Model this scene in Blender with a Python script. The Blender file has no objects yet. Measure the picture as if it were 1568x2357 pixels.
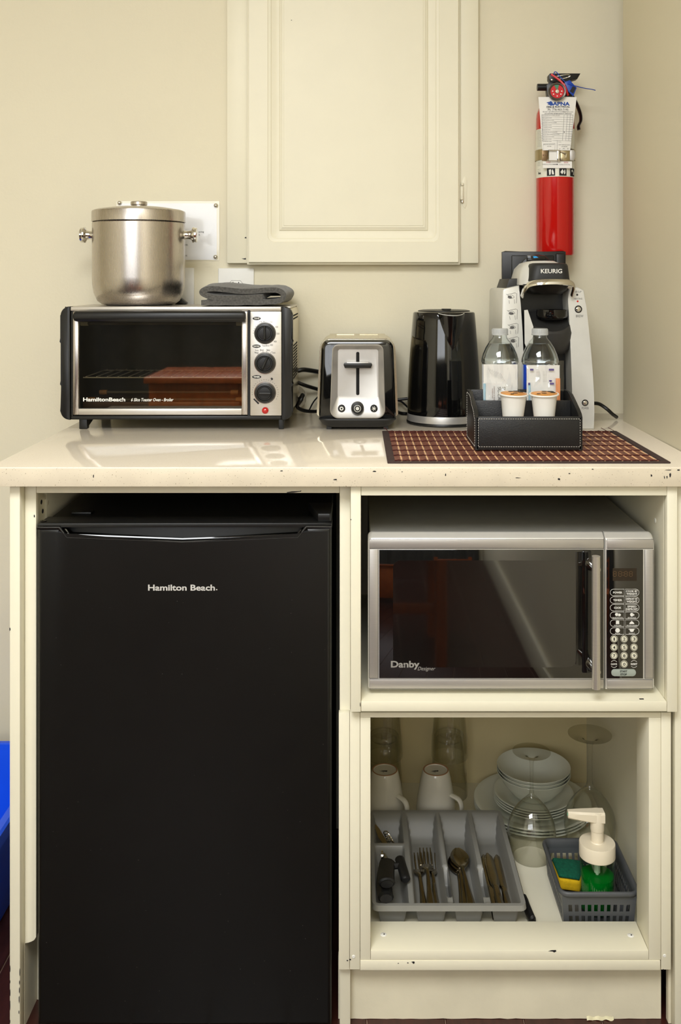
import bpy, bmesh, math, random
from mathutils import Vector, Matrix, noise
random.seed(7)
PI = math.pi
scene = bpy.context.scene
COL = scene.collection

# ------------------------------------------------------------------ camera
FPX, CAM_D, CAM_Z, VPU, VPV = 2255.0, 1.58, 1.233, 822.0, 650.0
cam_data = bpy.data.cameras.new('camera')
cam = bpy.data.objects.new('camera', cam_data); COL.objects.link(cam)
cam.location = (0, -CAM_D, CAM_Z); cam.rotation_euler = (PI/2, 0, 0)
cam_data.sensor_fit = 'HORIZONTAL'; cam_data.sensor_width = 36
cam_data.lens = FPX/1568*36
cam_data.shift_x = -(VPU-784)/1568
cam_data.shift_y = -(1178.5-VPV)/1568
cam_data.clip_start = 0.02; cam_data.clip_end = 50
scene.camera = cam

# ------------------------------------------------------------------ world, lights, exposure
def lin(c):
    return tuple(((x/255)/12.92 if x/255 <= 0.04045 else ((x/255+0.055)/1.055)**2.4) for x in c)
world = bpy.data.worlds.new('world'); scene.world = world; world.use_nodes = True
bg = world.node_tree.nodes['Background']
bg.inputs[0].default_value = (1.0, 0.98, 0.95, 1); bg.inputs[1].default_value = 0.12
scene.view_settings.view_transform = 'Standard'; scene.view_settings.look = 'None'
scene.view_settings.gamma = 1.0; scene.view_settings.use_curve_mapping = False
scene.view_settings.exposure = 0.05
try: scene.cycles.transparent_max_bounces = 48
except Exception: pass

def area(name, loc, rot, sx, sy, power, col):
    d = bpy.data.lights.new(name, 'AREA'); d.shape = 'RECTANGLE'; d.size = sx; d.size_y = sy
    d.energy = power; d.color = col
    o = bpy.data.objects.new(name, d); COL.objects.link(o)
    o.location = loc; o.rotation_euler = rot
    return o
area('added_overhead_fill', (-0.35, -1.75, 2.445), (0, 0, 0), 1.1, 1.1, 59, (0.966, 1.0, 1.04))  # added overhead source standing in for flash bounced off the ceiling
area('added_front_fill', (-0.95, -3.70, 1.85), (PI/2, 0, 0), 2.0, 1.1, 24, (0.966, 1.0, 1.04))  # added frontal fill from behind the camera, standing in for bounced flash

# ------------------------------------------------------------------ pixel <-> metre helpers (depth Y is always given)
def K(Y): return (Y+CAM_D)/FPX
def X(u, Y): return (u-VPU)*K(Y)
def Z(v, Y): return CAM_Z-(v-VPV)*K(Y)
def PX(u, v, Y): return Vector((X(u, Y), Y, Z(v, Y)))

# ------------------------------------------------------------------ object helpers
ORI = {}
def thing(name, label, cat, loc=(0, 0, 0), rotz=0, group=None):
    o = bpy.data.objects.new(name, None); COL.objects.link(o)
    o.empty_display_size = 0.02
    o.location = loc; o.rotation_euler = (0, 0, rotz)
    o['label'] = label; o['category'] = cat
    if group: o['group'] = group
    ORI[o.name] = Vector(loc)
    return o
def tag(o, label, cat, group=None):
    o['label'] = label; o['category'] = cat
    if group: o['group'] = group
    return o
def finish_mesh(name, bm, m, smooth, angle):
    bmesh.ops.recalc_face_normals(bm, faces=bm.faces[:])
    me = bpy.data.meshes.new(name); bm.to_mesh(me); bm.free()
    if smooth:
        me.polygons.foreach_set('use_smooth', [True]*len(me.polygons))
        me.set_sharp_from_angle(angle=math.radians(angle))
    if isinstance(m, (list, tuple)):
        for q in m: me.materials.append(q)
    elif m: me.materials.append(m)
    return me
def ob(name, bm, m, parent=None, smooth=True, angle=35, local=False, label=None, recalc=True):
    """bm in world metres (or in the parent's own frame when local)"""
    if parent is None and not local:
        xs = [v.co for v in bm.verts]
        c = Vector((sum(p.x for p in xs)/len(xs), sum(p.y for p in xs)/len(xs), min(p.z for p in xs)))
        bmesh.ops.translate(bm, verts=bm.verts[:], vec=-c)
    elif parent is not None and not local:
        c = ORI[parent.name]
        bmesh.ops.translate(bm, verts=bm.verts[:], vec=-c)
    me = finish_mesh(name, bm, m, smooth, angle)
    o = bpy.data.objects.new(name, me); COL.objects.link(o)
    if parent is None:
        if not local: o.location = c
        ORI[o.name] = Vector(c) if not local else Vector((0, 0, 0))
    else:
        o.parent = parent; ORI[o.name] = ORI.get(parent.name, Vector((0, 0, 0)))
    if label: o['label'] = label
    return o
def stuff(o):
    o['kind'] = 'stuff'; return o
def struct(name, bm, m, parent=None, **kw):
    o = ob(name, bm, m, parent, **kw)
    if parent is None: o['kind'] = 'structure'
    return o
def dup(root, loc, rotz=None, label=None, group=None, rot=None):
    r = root.copy(); COL.objects.link(r); r.location = loc
    if rotz is not None: r.rotation_euler = (0, 0, rotz)
    if rot is not None: r.rotation_euler = rot
    if label: r['label'] = label
    if group: r['group'] = group
    for ch in list(root.children):
        c = ch.copy(); COL.objects.link(c); c.parent = r
        for g in list(ch.children):
            d = g.copy(); COL.objects.link(d); d.parent = c
    return r

# ------------------------------------------------------------------ bmesh helpers
def B(): return bmesh.new()
def merge(bm, tmp):
    me = bpy.data.meshes.new('tmp'); tmp.to_mesh(me); tmp.free(); bm.from_mesh(me); bpy.data.meshes.remove(me)
def box(bm, x0, x1, y0, y1, z0, z1, b=0, seg=2):
    if x0 > x1: x0, x1 = x1, x0
    if y0 > y1: y0, y1 = y1, y0
    if z0 > z1: z0, z1 = z1, z0
    t = B()
    vs = [t.verts.new((x, y, z)) for z in (z0, z1) for y in (y0, y1) for x in (x0, x1)]
    for f in ((0,2,3,1),(4,5,7,6),(0,1,5,4),(2,6,7,3),(0,4,6,2),(1,3,7,5)): t.faces.new([vs[i] for i in f])
    if b > 0:
        bmesh.ops.bevel(t, geom=t.edges[:], offset=min(b, (x1-x0)*.49, (y1-y0)*.49, (z1-z0)*.49), segments=seg, affect='EDGES', profile=0.5)
    merge(bm, t)
    return bm
def bx(*a, **k): return box(B(), *a, **k)
def pbox(bm, u0, u1, v0, v1, Yf, Yb, b=0, seg=2):
    return box(bm, X(u0, Yf), X(u1, Yf), Yf, Yb, Z(v1, Yf), Z(v0, Yf), b, seg)
def prism(bm, pts, axis, a0, a1, b=0, seg=2):
    t = B()
    def mk(p, a):
        if axis == 'Y': return (p[0], a, p[1])
        if axis == 'Z': return (p[0], p[1], a)
        return (a, p[0], p[1])
    lo = [t.verts.new(mk(p, a0)) for p in pts]; hi = [t.verts.new(mk(p, a1)) for p in pts]
    n = len(pts)
    f0 = t.faces.new(lo); f1 = t.faces.new(hi[::-1])
    for i in range(n): t.faces.new((lo[i], lo[(i+1) % n], hi[(i+1) % n], hi[i]))
    if b > 0:
        es = list(f0.edges)+list(f1.edges)
        bmesh.ops.bevel(t, geom=es, offset=b, segments=seg, affect='EDGES', profile=0.5)
    merge(bm, t)
    return bm
def pprism(bm, uv, Yf, Yb, b=0, seg=2):
    return prism(bm, [(X(u, Yf), Z(v, Yf)) for u, v in uv], 'Y', Yf, Yb, b, seg)
def loft(bm, rings, cap0=True, cap1=True, closed=True):
    rs = [[bm.verts.new(p) for p in r] for r in rings]
    n = len(rs[0])
    for a, b_ in zip(rs, rs[1:]):
        for i in range(n if closed else n-1):
            bm.faces.new((a[i], a[(i+1) % n], b_[(i+1) % n], b_[i]))
    if cap0: bm.faces.new(rs[0])
    if cap1: bm.faces.new(rs[-1][::-1])
    return bm
def rrect(x0, x1, y0, y1, r, n=4):
    pts = []
    for cx, cy, a in ((x1-r, y1-r, 0), (x0+r, y1-r, 90), (x0+r, y0+r, 180), (x1-r, y0+r, 270)):
        for i in range(n+1):
            t = math.radians(a+90*i/n); pts.append((cx+r*math.cos(t), cy+r*math.sin(t)))
    return pts
def lathe(bm, prof, c=(0, 0, 0), seg=32, axis='Z', closed=False):
    c = Vector(c)
    def mk(r, h, t):
        a, b_ = r*math.cos(t), r*math.sin(t)
        if axis == 'Z': return c+Vector((a, b_, h))
        if axis == 'X': return c+Vector((h, a, b_))
        return c+Vector((a, h, b_))
    rings = []
    for r, h in prof:
        if r < 1e-6: rings.append([bm.verts.new(mk(0, h, 0))])
        else: rings.append([bm.verts.new(mk(r, h, 2*PI*i/seg)) for i in range(seg)])
    prs = list(zip(rings, rings[1:]))
    if closed: prs.append((rings[-1], rings[0]))
    for a, b_ in prs:
        if len(a) == 1 and len(b_) == 1: continue
        for i in range(seg):
            j = (i+1) % seg
            if len(a) == 1: bm.faces.new((a[0], b_[j], b_[i]))
            elif len(b_) == 1: bm.faces.new((a[i], a[j], b_[0]))
            else: bm.faces.new((a[i], a[j], b_[j], b_[i]))
    if not closed:
        if len(rings[0]) > 1: bm.faces.new(rings[0])
        if len(rings[-1]) > 1: bm.faces.new(rings[-1][::-1])
    return bm
def catmull(pts, n=6, closed=False):
    P = [Vector(p) for p in pts]; out = []
    N = len(P); rng = N if closed else N-1
    for i in range(rng):
        p0 = P[(i-1) % N] if closed or i > 0 else P[0]*2-P[1]
        p1, p2 = P[i], P[(i+1) % N]
        p3 = P[(i+2) % N] if closed or i+2 < N else p2*2-p1
        for k in range(n):
            t = k/n
            out.append(0.5*((2*p1)+(p2-p0)*t+(2*p0-5*p1+4*p2-p3)*t*t+(3*p1-p0-3*p2+p3)*t**3))
    if not closed: out.append(P[-1])
    return out
def tube(bm, pts, r, seg=8, closed=False, flat=None):
    """sweep a round (or, with flat=(w,h), elliptic) section along pts"""
    pts = [Vector(p) for p in pts]; n = len(pts)
    rad = r if isinstance(r, (list, tuple)) else [r]*n
    tang = []
    for i in range(n):
        a = pts[(i-1) % n] if closed or i > 0 else pts[i]
        b_ = pts[(i+1) % n] if closed or i < n-1 else pts[i]
        d = b_-a; tang.append(d.normalized() if d.length > 1e-9 else Vector((0, 0, 1)))
    up = Vector((0, 0, 1)) if abs(tang[0].z) < 0.9 else Vector((0, 1, 0))
    nrm = (up-tang[0]*up.dot(tang[0])).normalized()
    rings = []
    for i in range(n):
        nrm = (nrm-tang[i]*nrm.dot(tang[i]))
        nrm = nrm.normalized() if nrm.length > 1e-6 else tang[i].orthogonal().normalized()
        bn = tang[i].cross(nrm)
        fw, fh = flat if flat else (1, 1)
        rings.append([bm.verts.new(pts[i]+(bn*math.cos(2*PI*k/seg)*fw+nrm*math.sin(2*PI*k/seg)*fh)*rad[i]) for k in range(seg)])
    prs = list(zip(rings, rings[1:]))
    if closed: prs.append((rings[-1], rings[0]))
    for a, b_ in prs:
        for k in range(seg): bm.faces.new((a[k], a[(k+1) % seg], b_[(k+1) % seg], b_[k]))
    if not closed:
        bm.faces.new(rings[0][::-1]); bm.faces.new(rings[-1])
    return bm
def sheet(bm, f, nu, nv, th, nrm=None):
    """thin curved sheet: f(s,t) for s,t in 0..1, thickness th along nrm (default mesh normal)"""
    g = [[Vector(f(i/nu, j/nv)) for j in range(nv+1)] for i in range(nu+1)]
    def N(i, j):
        if nrm is not None: return Vector(nrm)
        a = g[min(i+1, nu)][j]-g[max(i-1, 0)][j]; b_ = g[i][min(j+1, nv)]-g[i][max(j-1, 0)]
        c = a.cross(b_); return c.normalized() if c.length > 1e-12 else Vector((0, 0, 1))
    top = [[bm.verts.new(g[i][j]) for j in range(nv+1)] for i in range(nu+1)]
    bot = [[bm.verts.new(g[i][j]-N(i, j)*th) for j in range(nv+1)] for i in range(nu+1)]
    for i in range(nu):
        for j in range(nv):
            bm.faces.new((top[i][j], top[i+1][j], top[i+1][j+1], top[i][j+1]))
            bm.faces.new((bot[i][j], bot[i][j+1], bot[i+1][j+1], bot[i+1][j]))
    for i in range(nu):
        bm.faces.new((top[i][0], bot[i][0], bot[i+1][0], top[i+1][0]))
        bm.faces.new((top[i][nv], top[i+1][nv], bot[i+1][nv], bot[i][nv]))
    for j in range(nv):
        bm.faces.new((top[0][j], top[0][j+1], bot[0][j+1], bot[0][j]))
        bm.faces.new((top[nu][j], bot[nu][j], bot[nu][j+1], top[nu][j+1]))
    return bm
def text(bm, s, cx, cz, y, h=None, w=None, rot=0, shear=0, bold=0.0, align='C', post=None, res=3):
    """flat lettering on an XZ plane facing -Y; fitted to cap height h and/or width w (metres)"""
    cu = bpy.data.curves.new('t', 'FONT'); cu.body = s; cu.resolution_u = res; cu.shear = shear; cu.offset = bold
    to = bpy.data.objects.new('t', cu)
    me = bpy.data.meshes.new_from_object(to)
    vs = [v.co.copy() for v in me.vertices]
    if not vs: return bm
    x0, x1 = min(v.x for v in vs), max(v.x for v in vs); y0, y1 = min(v.y for v in vs), max(v.y for v in vs)
    sy = h/(y1-y0) if h else None
    sx = w/(x1-x0) if w else sy
    if sy is None: sy = sx
    ca, sa = math.cos(rot), math.sin(rot)
    ox = {'C': (x0+x1)/2, 'L': x0, 'R': x1}[align]; oy = (y0+y1)/2
    for v in me.vertices:
        a, b_ = (v.co.x-ox)*sx, (v.co.y-oy)*sy
        p = Vector((cx+a*ca-b_*sa, y, cz+a*sa+b_*ca))
        v.co = post(p) if post else p
    bm.from_mesh(me)
    bpy.data.objects.remove(to); bpy.data.curves.remove(cu); bpy.data.meshes.remove(me)
    return bm
def ptext(bm, s, u, v, Y, hpx=None, wpx=None, dy=0.0004, **k):
    return text(bm, s, X(u, Y), Z(v, Y), Y-dy, hpx*K(Y) if hpx else None, wpx*K(Y) if wpx else None, **k)

# ------------------------------------------------------------------ materials
MATS = {}
def mat(name, col, rough=0.5, metal=0.0, spec=0.5, bump=0.0, bscale=200.0, bstretch=(1, 1, 1), var=0.0, vscale=6.0, vstretch=(1, 1, 1),
        trans=0.0, ior=1.45, coat=0.0, emit=0.0, emitcol=None, rvar=0.0, sheen=0.0, sub=0.0, speck=None, raw=False):
    m = bpy.data.materials.new(name); m.use_nodes = True; MATS[name] = m
    nt = m.node_tree; N = nt.nodes; L = nt.links
    p = N['Principled BSDF']
    c = col if raw else lin(col)
    p.inputs['Base Color'].default_value = (*c, 1); p.inputs['Roughness'].default_value = rough
    p.inputs['Metallic'].default_value = metal; p.inputs['Specular IOR Level'].default_value = spec
    p.inputs['Transmission Weight'].default_value = trans; p.inputs['IOR'].default_value = ior
    p.inputs['Coat Weight'].default_value = coat; p.inputs['Coat Roughness'].default_value = 0.05
    p.inputs['Sheen Weight'].default_value = sheen
    if emit: p.inputs['Emission Strength'].default_value = emit; p.inputs['Emission Color'].default_value = (*lin(emitcol), 1)
    tc = N.new('ShaderNodeTexCoord')
    def noise_(scale, stretch, detail=4):
        mp = N.new('ShaderNodeMapping'); mp.inputs['Scale'].default_value = stretch
        L.new(tc.outputs['Object'], mp.inputs['Vector'])
        n = N.new('ShaderNodeTexNoise'); n.inputs['Scale'].default_value = scale; n.inputs['Detail'].default_value = detail
        L.new(mp.outputs['Vector'], n.inputs['Vector']); return n
    last = None
    if var > 0:
        n = noise_(vscale, vstretch)
        r = N.new('ShaderNodeValToRGB')
        r.color_ramp.elements[0].position = 0.3; r.color_ramp.elements[1].position = 0.7
        r.color_ramp.elements[0].color = (*[max(0, x*(1-var)) for x in c], 1)
        r.color_ramp.elements[1].color = (*[min(1, x*(1+var*0.6)) for x in c], 1)
        L.new(n.outputs['Fac'], r.inputs['Fac']); last = r.outputs['Color']
    if speck:
        scol, sscale, thr = speck
        n = noise_(sscale, (1, 1, 1), 1)
        r = N.new('ShaderNodeValToRGB'); r.color_ramp.elements[0].position = thr; r.color_ramp.elements[1].position = thr+0.04
        L.new(n.outputs['Fac'], r.inputs['Fac'])
        mx = N.new('ShaderNodeMixRGB'); mx.inputs['Color1'].default_value = (*c, 1); mx.inputs['Color2'].default_value = (*lin(scol), 1)
        if last: L.new(last, mx.inputs['Color1'])
        L.new(r.outputs['Color'], mx.inputs['Fac']); last = mx.outputs['Color']
    if last: L.new(last, p.inputs['Base Color'])
    if bump > 0:
        n = noise_(bscale, bstretch)
        bn = N.new('ShaderNodeBump'); bn.inputs['Strength'].default_value = bump; bn.inputs['Distance'].default_value = 0.001
        L.new(n.outputs['Fac'], bn.inputs['Height']); L.new(bn.outputs['Normal'], p.inputs['Normal'])
    if rvar > 0:
        n = noise_(bscale*0.5, bstretch)
        mr = N.new('ShaderNodeMapRange'); mr.inputs['To Min'].default_value = max(0, rough-rvar); mr.inputs['To Max'].default_value = min(1, rough+rvar)
        L.new(n.outputs['Fac'], mr.inputs['Value']); L.new(mr.outputs['Result'], p.inputs['Roughness'])
    return m
def thin_clear(name, tint=(255, 255, 255), ior=1.45, refl=1.0, rough=0.03, edge=None, eblend=.35, bump=.04):
    """a thin clear wall: see-through with fresnel reflection"""
    m = bpy.data.materials.new(name); m.use_nodes = True; MATS[name] = m
    nt = m.node_tree; N = nt.nodes; L = nt.links
    N.remove(N['Principled BSDF']); out = N['Material Output']
    tr = N.new('ShaderNodeBsdfTransparent'); tr.inputs[0].default_value = (*lin(tint), 1)
    if edge:   # longer path through the wall at a grazing angle: more of its own tint
        lw = N.new('ShaderNodeLayerWeight'); lw.inputs['Blend'].default_value = eblend
        mc_ = N.new('ShaderNodeMixRGB'); mc_.inputs['Color1'].default_value = (*lin(tint), 1); mc_.inputs['Color2'].default_value = (*lin(edge), 1)
        L.new(lw.outputs['Facing'], mc_.inputs['Fac']); L.new(mc_.outputs['Color'], tr.inputs[0])
    gl = N.new('ShaderNodeBsdfGlossy'); gl.inputs['Roughness'].default_value = rough
    # Schlick reflectance, the same from both sides of the wall
    lf = N.new('ShaderNodeLayerWeight'); lf.inputs['Blend'].default_value = 0.5
    pw_ = N.new('ShaderNodeMath'); pw_.operation = 'POWER'; pw_.inputs[1].default_value = 5.0
    fr = N.new('ShaderNodeMath'); fr.operation = 'MULTIPLY_ADD'
    r0 = ((ior-1)/(ior+1))**2; fr.inputs[1].default_value = 1-r0; fr.inputs[2].default_value = r0
    L.new(lf.outputs['Facing'], pw_.inputs[0]); L.new(pw_.outputs[0], fr.inputs[0])
    mm = N.new('ShaderNodeMath'); mm.operation = 'MULTIPLY'; mm.inputs[1].default_value = refl; mm.use_clamp = True
    tc = N.new('ShaderNodeTexCoord'); n = N.new('ShaderNodeTexNoise'); n.inputs['Scale'].default_value = 60
    L.new(tc.outputs['Object'], n.inputs['Vector'])
    bn = N.new('ShaderNodeBump'); bn.inputs['Strength'].default_value = bump; bn.inputs['Distance'].default_value = 0.001
    L.new(n.outputs['Fac'], bn.inputs['Height']); L.new(bn.outputs['Normal'], gl.inputs['Normal'])
    mx = N.new('ShaderNodeMixShader')
    L.new(fr.outputs[0], mm.inputs[0]); L.new(mm.outputs[0], mx.inputs[0])
    L.new(tr.outputs[0], mx.inputs[1]); L.new(gl.outputs[0], mx.inputs[2]); L.new(mx.outputs[0], out.inputs[0])
    return m

M_glass = thin_clear('clear_glass', (254, 254, 253), 1.5, 1.5, .01, edge=(234, 234, 226))
M_wall = mat('wall_paint', (231, 223, 197), 0.6, spec=0.3, bump=0.25, bscale=140, var=0.02, vscale=3)
M_paint = mat('cabinet_paint', (238, 232, 208), 0.42, spec=0.4, bump=0.06, bscale=70, var=0.02, vscale=9)
M_worn = mat('worn_paint', (230, 222, 196), 0.55, spec=0.3, bump=0.2, bscale=120, var=0.06, vscale=14)
M_chip = mat('chipped_dark', (28, 26, 30), 0.6, var=0.3, vscale=300)
M_ceiling = mat('ceiling_paint', (240, 236, 226), 0.8, bump=0.1)
M_floorbase = mat('joint_filler', (168, 140, 120), 0.6, var=0.2, vscale=60)
M_plank = mat('dark_plank', (62, 30, 24), 0.28, var=0.35, vscale=12, vstretch=(8, 1, 1), bump=0.05, bscale=60)
M_counter = mat('quartz', (233, 222, 203), 0.09, spec=0.5, var=0.02, vscale=8, speck=((214, 196, 168), 700, 0.68))
M_counter_edge = mat('quartz_edge', (224, 212, 189), 0.3, spec=0.4, var=0.07, vscale=16, speck=((120, 98, 72), 480, 0.69))
M_black = mat('black_plastic', (22, 22, 21), 0.35, var=0.15, vscale=30, bump=0.03, bscale=400)
M_blackgloss = mat('black_gloss', (9, 9, 9), 0.05, coat=0.5, var=0.1, vscale=20)
M_blackmatte = mat('black_matte', (36, 36, 35), 0.5, bump=0.05, bscale=500, var=0.1, vscale=30)
M_fridge = mat('fridge_black', (14, 14, 12), 0.36, spec=0.45, bump=0.04, bscale=600, var=0.1, vscale=30)
M_dark = mat('dark_void', (10, 10, 9), 0.8, var=0.1)
M_steel = mat('brushed_steel', (206, 201, 193), 0.36, metal=.8, bump=0.03, bscale=60, bstretch=(1, 1, 40), rvar=0.06, var=0.04, vscale=30, vstretch=(1, 1, 20))
M_steelv = mat('brushed_steel_upright', (192, 185, 178), 0.27, metal=1, bump=0.008, bscale=60, bstretch=(30, 30, 1), rvar=0.03, var=0.05, vscale=10)
M_steelflat = mat('satin_grey_metal', (190, 187, 182), 0.4, metal=0.7, bump=0.03, bscale=80, bstretch=(1, 1, 30), var=0.03, vscale=40)
M_mwsteel = mat('microwave_steel', (194, 190, 184), 0.4, metal=.7, bump=0.03, bscale=60, bstretch=(1, 1, 40), var=0.03, vscale=30, vstretch=(1, 1, 20))
M_mwshell = mat('microwave_shell', (222, 220, 214), 0.3, metal=.5, var=0.03, vscale=30)
M_wire = mat('rack_wire_metal', (222, 216, 200), .3, metal=.3, var=.05)
M_chrome = mat('chrome', (225, 222, 215), 0.1, metal=1, var=0.03, vscale=20)
M_cream_metal = mat('satin_chrome_side', (214, 204, 178), 0.22, metal=0.9, var=0.04, vscale=20)
M_silver = mat('silver_plastic', (220, 219, 212), 0.34, metal=0.2, var=0.03, vscale=40, bump=0.02, bscale=600)
M_white = mat('white_plastic', (238, 236, 228), 0.4, var=0.02, vscale=40)
M_paper = mat('paper', (240, 238, 232), 0.6, var=0.02, vscale=40)
M_print = mat('print_black', (24, 24, 26), 0.6, var=0.2, vscale=100)
M_printgrey = mat('print_grey', (96, 94, 92), 0.6, var=0.2, vscale=100)
M_printwhite = mat('print_white', (236, 234, 226), 0.5, var=0.04, vscale=100)
M_cloth = mat('grey_terry', (92, 90, 86), 0.95, spec=0.1, bump=1.0, bscale=260, var=0.35, vscale=240, sheen=0.3)
M_greyplastic = mat('grey_plastic', (136, 135, 129), 0.35, bump=0.03, bscale=300, var=0.04, vscale=20)
M_dkgreyplastic = mat('dark_grey_plastic', (80, 82, 84), 0.4, bump=0.03, bscale=300, var=0.05, vscale=20)
M_cream = mat('ivory_plastic', (238, 226, 200), 0.35, var=0.02, vscale=30)
M_ceramic = mat('white_ceramic', (226, 222, 208), 0.12, coat=0.4, var=0.02, vscale=20)
M_opal = mat('opal_glass', (226, 228, 214), 0.12, coat=0.3, var=0.02, vscale=20)
M_cutlery = mat('cutlery_steel', (182, 174, 158), 0.16, metal=1, var=0.1, vscale=30)
M_leather = mat('black_leatherette', (26, 26, 26), 0.42, bump=0.35, bscale=420, var=0.15, vscale=60)
M_stitch = mat('stitch_thread', (214, 210, 200), 0.7, var=0.05, vscale=100)
M_red = mat('red_enamel', (196, 14, 10), 0.18, coat=0.6, var=0.04, vscale=10)
M_blue = mat('blue_plastic', (12, 84, 235), 0.35, var=0.08, vscale=10)
M_wood = mat('orange_wood', (176, 88, 36), 0.35, var=0.3, vscale=10, vstretch=(6, 6, 1), bump=0.05)
M_curtain = mat('dark_curtain', (66, 66, 64), 0.9, var=0.2, vscale=20, bump=0.3)

# ================================================================== THE ROOM
YW = 0.65                       # back wall
XR = 0.5726                     # right wall face
XL, YB, ZC = -2.4, -3.8, 2.5    # left wall, wall behind the camera, ceiling
ZT = 0.935                      # counter top
struct('wall_back', bx(XL-.1, 1.0, YW, YW+.1, 0, ZC), M_wall)
bm = B(); prism(bm, rrect(XR, XR+.12, YB, 0.533, .006, 3), 'Z', 0, ZC)
struct('wall_right', bm, M_wall)
struct('wall_left', bx(XL-.1, XL, YB, YW, 0, ZC), M_wall)
struct('wall_front', bx(XL-.1, XR+.12, YB-.1, YB, 0, ZC), M_wall)
struct('ceiling', bx(XL-.1, 1.0, YB-.1, YW+.1, ZC, ZC+.1), M_ceiling)
fl = struct('floor', bx(XL-.1, 1.0, YB-.1, YW+.1, -.06, -.0035), M_floorbase)
# dark planks running away from the counter, a light joint round each
pw = 0.131; x0 = X(1026, .05)-pw*20; i = 0; meshes = {}
while x0 < 0.75:
    off = (i*0.47) % 1.2; y = YB-off
    while y < YW:
        ya, yb = max(y, YB), min(y+1.2, YW)
        xa, xb = max(x0, XL), min(x0+pw, .9)
        if yb-ya > .03 and xb-xa > .03:
            key = (round(xb-xa, 3), round(yb-ya, 3))
            if key not in meshes:
                b_ = B(); box(b_, .0009, xb-xa-.0009, .0009, yb-ya-.0009, -.014, 0, .0012, 1)
                meshes[key] = finish_mesh('plank', b_, M_plank, True, 30)
            o = bpy.data.objects.new('plank', meshes[key]); COL.objects.link(o); o.parent = fl
            o.location = Vector((xa, ya, 0))-ORI[fl.name]
        y += 1.2
    x0 += pw; i += 1
struct('baseboard_right', bx(XR-.014, XR, YB, -.02, 0, .10, b=.004), M_paint)
struct('baseboard_left', bx(XL, XL+.014, YB, YW, 0, .10, b=.004), M_paint)
struct('baseboard_back', bx(XL+.014, -.60, YW-.014, YW, 0, .10, b=.004), M_paint)
struct('baseboard_front', bx(XL+.014, XR-.014, YB, YB+.014, 0, .10, b=.004), M_paint)

# ------------------------------------------------------------------ counter top
ct = thing('countertop', 'cream quartz countertop with a scuffed, speckled front edge', 'countertop', (0, .3, .903))
bm = B(); xl = X(-28, 0)
prism(bm, [(xl, .0015), (XR-.001, .0015), (XR-.001, .537), (.69, .537), (.69, YW-.001), (xl, YW-.001)], 'Z', .903, ZT, .002, 2)
ob('slab', bm, M_counter, ct)
bm = bx(xl+.001, XR-.0015, 0, .0025, .9035, ZT-.0022, b=.0008)
ob('front_edge', bm, M_counter_edge, ct)
def chip(parent, pts_uv, Y, name='paint_chip', m=None):
    b_ = B(); pprism(b_, pts_uv, Y-.0003, Y+.0004)
    return ob(name, b_, m or M_chip, parent, smooth=False)
def blob(u, v, a, b_, n=7, seed=0):
    rnd = random.Random(seed*31+int(u)); return [(u+a*math.cos(2*PI*i/n)*rnd.uniform(.6, 1.2), v+b_*math.sin(2*PI*i/n)*rnd.uniform(.6, 1.2)) for i in range(n)]
for i, (u, v, a, b_) in enumerate([(862, 1085, 5, 1.5), (772, 1104, 6, 2), (648, 1084, 4, 1.2), (1365, 1080, 3, 1), (1311, 1090, 2.5, 1.5), (1287, 1103, 3, 3),
        (1540, 1082, 8, 1), (1543, 1094, 2.5, 6), (1536, 1098, 1.5, 4), (1530, 1099, 1, 4), (1562, 1082, 4, 2), (1500, 1095, 2, 3), (1026, 1093, 1.5, 4), (1192, 1100, 7, 1), (215, 1096, 1.5, 4), (926, 1086, 2, 1)]):
    chip(ct, blob(u, v, a, b_, seed=i), 0.0, 'scuff_mark')

# ------------------------------------------------------------------ fridge bay
BV = .0015
fc = thing('fridge_bay_cabinet', 'cream painted open cabinet bay around the black mini fridge', 'cabinet', (-.3, .3, 0))
ob('post', bx(X(22, .02), X(46, .02), .02, .042, 0, .9028, b=BV), M_paint, fc)
bm = B(); zb = Z(2170, .042); xs0, xs1 = X(57, .042), X(83, .042)
prism(bm, [(xs0, zb-.002), (xs0+.006, zb), (xs0+.011, zb+.001), (xs1-.003, zb+.004), (xs1, zb+.009), (xs1, .9028), (xs0, .9028)], 'Y', .0422, .058, .001)
ob('inner_strip', bm, M_paint, fc)
ob('outer_side_panel', bx(X(22, .02)+.001, X(46, .02), .0422, .63, 0, .9028), M_worn, fc)
ob('inner_side_panel', bx(X(46, .02)+.0003, xs1-.002, .1035, .63, 0, .9028, b=.001), M_paint, fc)
ob('top_rail', bx(xs1+.0003, X(782, .042)-.0003, .042, .06, Z(1135, .042), .9028, b=.001), M_paint, fc)
ob('back_panel', bx(xs1, X(782, .042), .632, .64, 0, .9028), M_paint, fc)
for i, (y, z) in enumerate([(.075, .862), (.095, .866), (.115, .877), (.135, .882), (.082, .845), (.11, .853), (.15, .868)]):
    b_ = B(); lathe(b_, [(0, 0), (.004, 0), (.004, .0006), (0, .0006)], (xs1-.002, y, z), 10, 'X'); ob('peg_hole', b_, M_worn if i % 2 else M_chip, fc)
chip(fc, [(660, 1133), (672, 1131), (690, 1130.5), (694, 1129), (693, 1131.5), (676, 1134), (661, 1134.5)], .042)
chip(fc, blob(79, 1188, 1.6, 3.5, seed=3), .0422); chip(fc, blob(22.8, 1449, 1.4, 5, seed=2), .02)
for k, (v, h) in enumerate([(2240, 22), (2262, 10), (2280, 16), (2300, 20), (2330, 8)]):
    chip(fc, blob(45.3-k*.4, v, .9, h/2, seed=k), .02)
    chip(fc, blob(23.0, v-10+k*8, .8, h/2, seed=k+9), .02)

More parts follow.
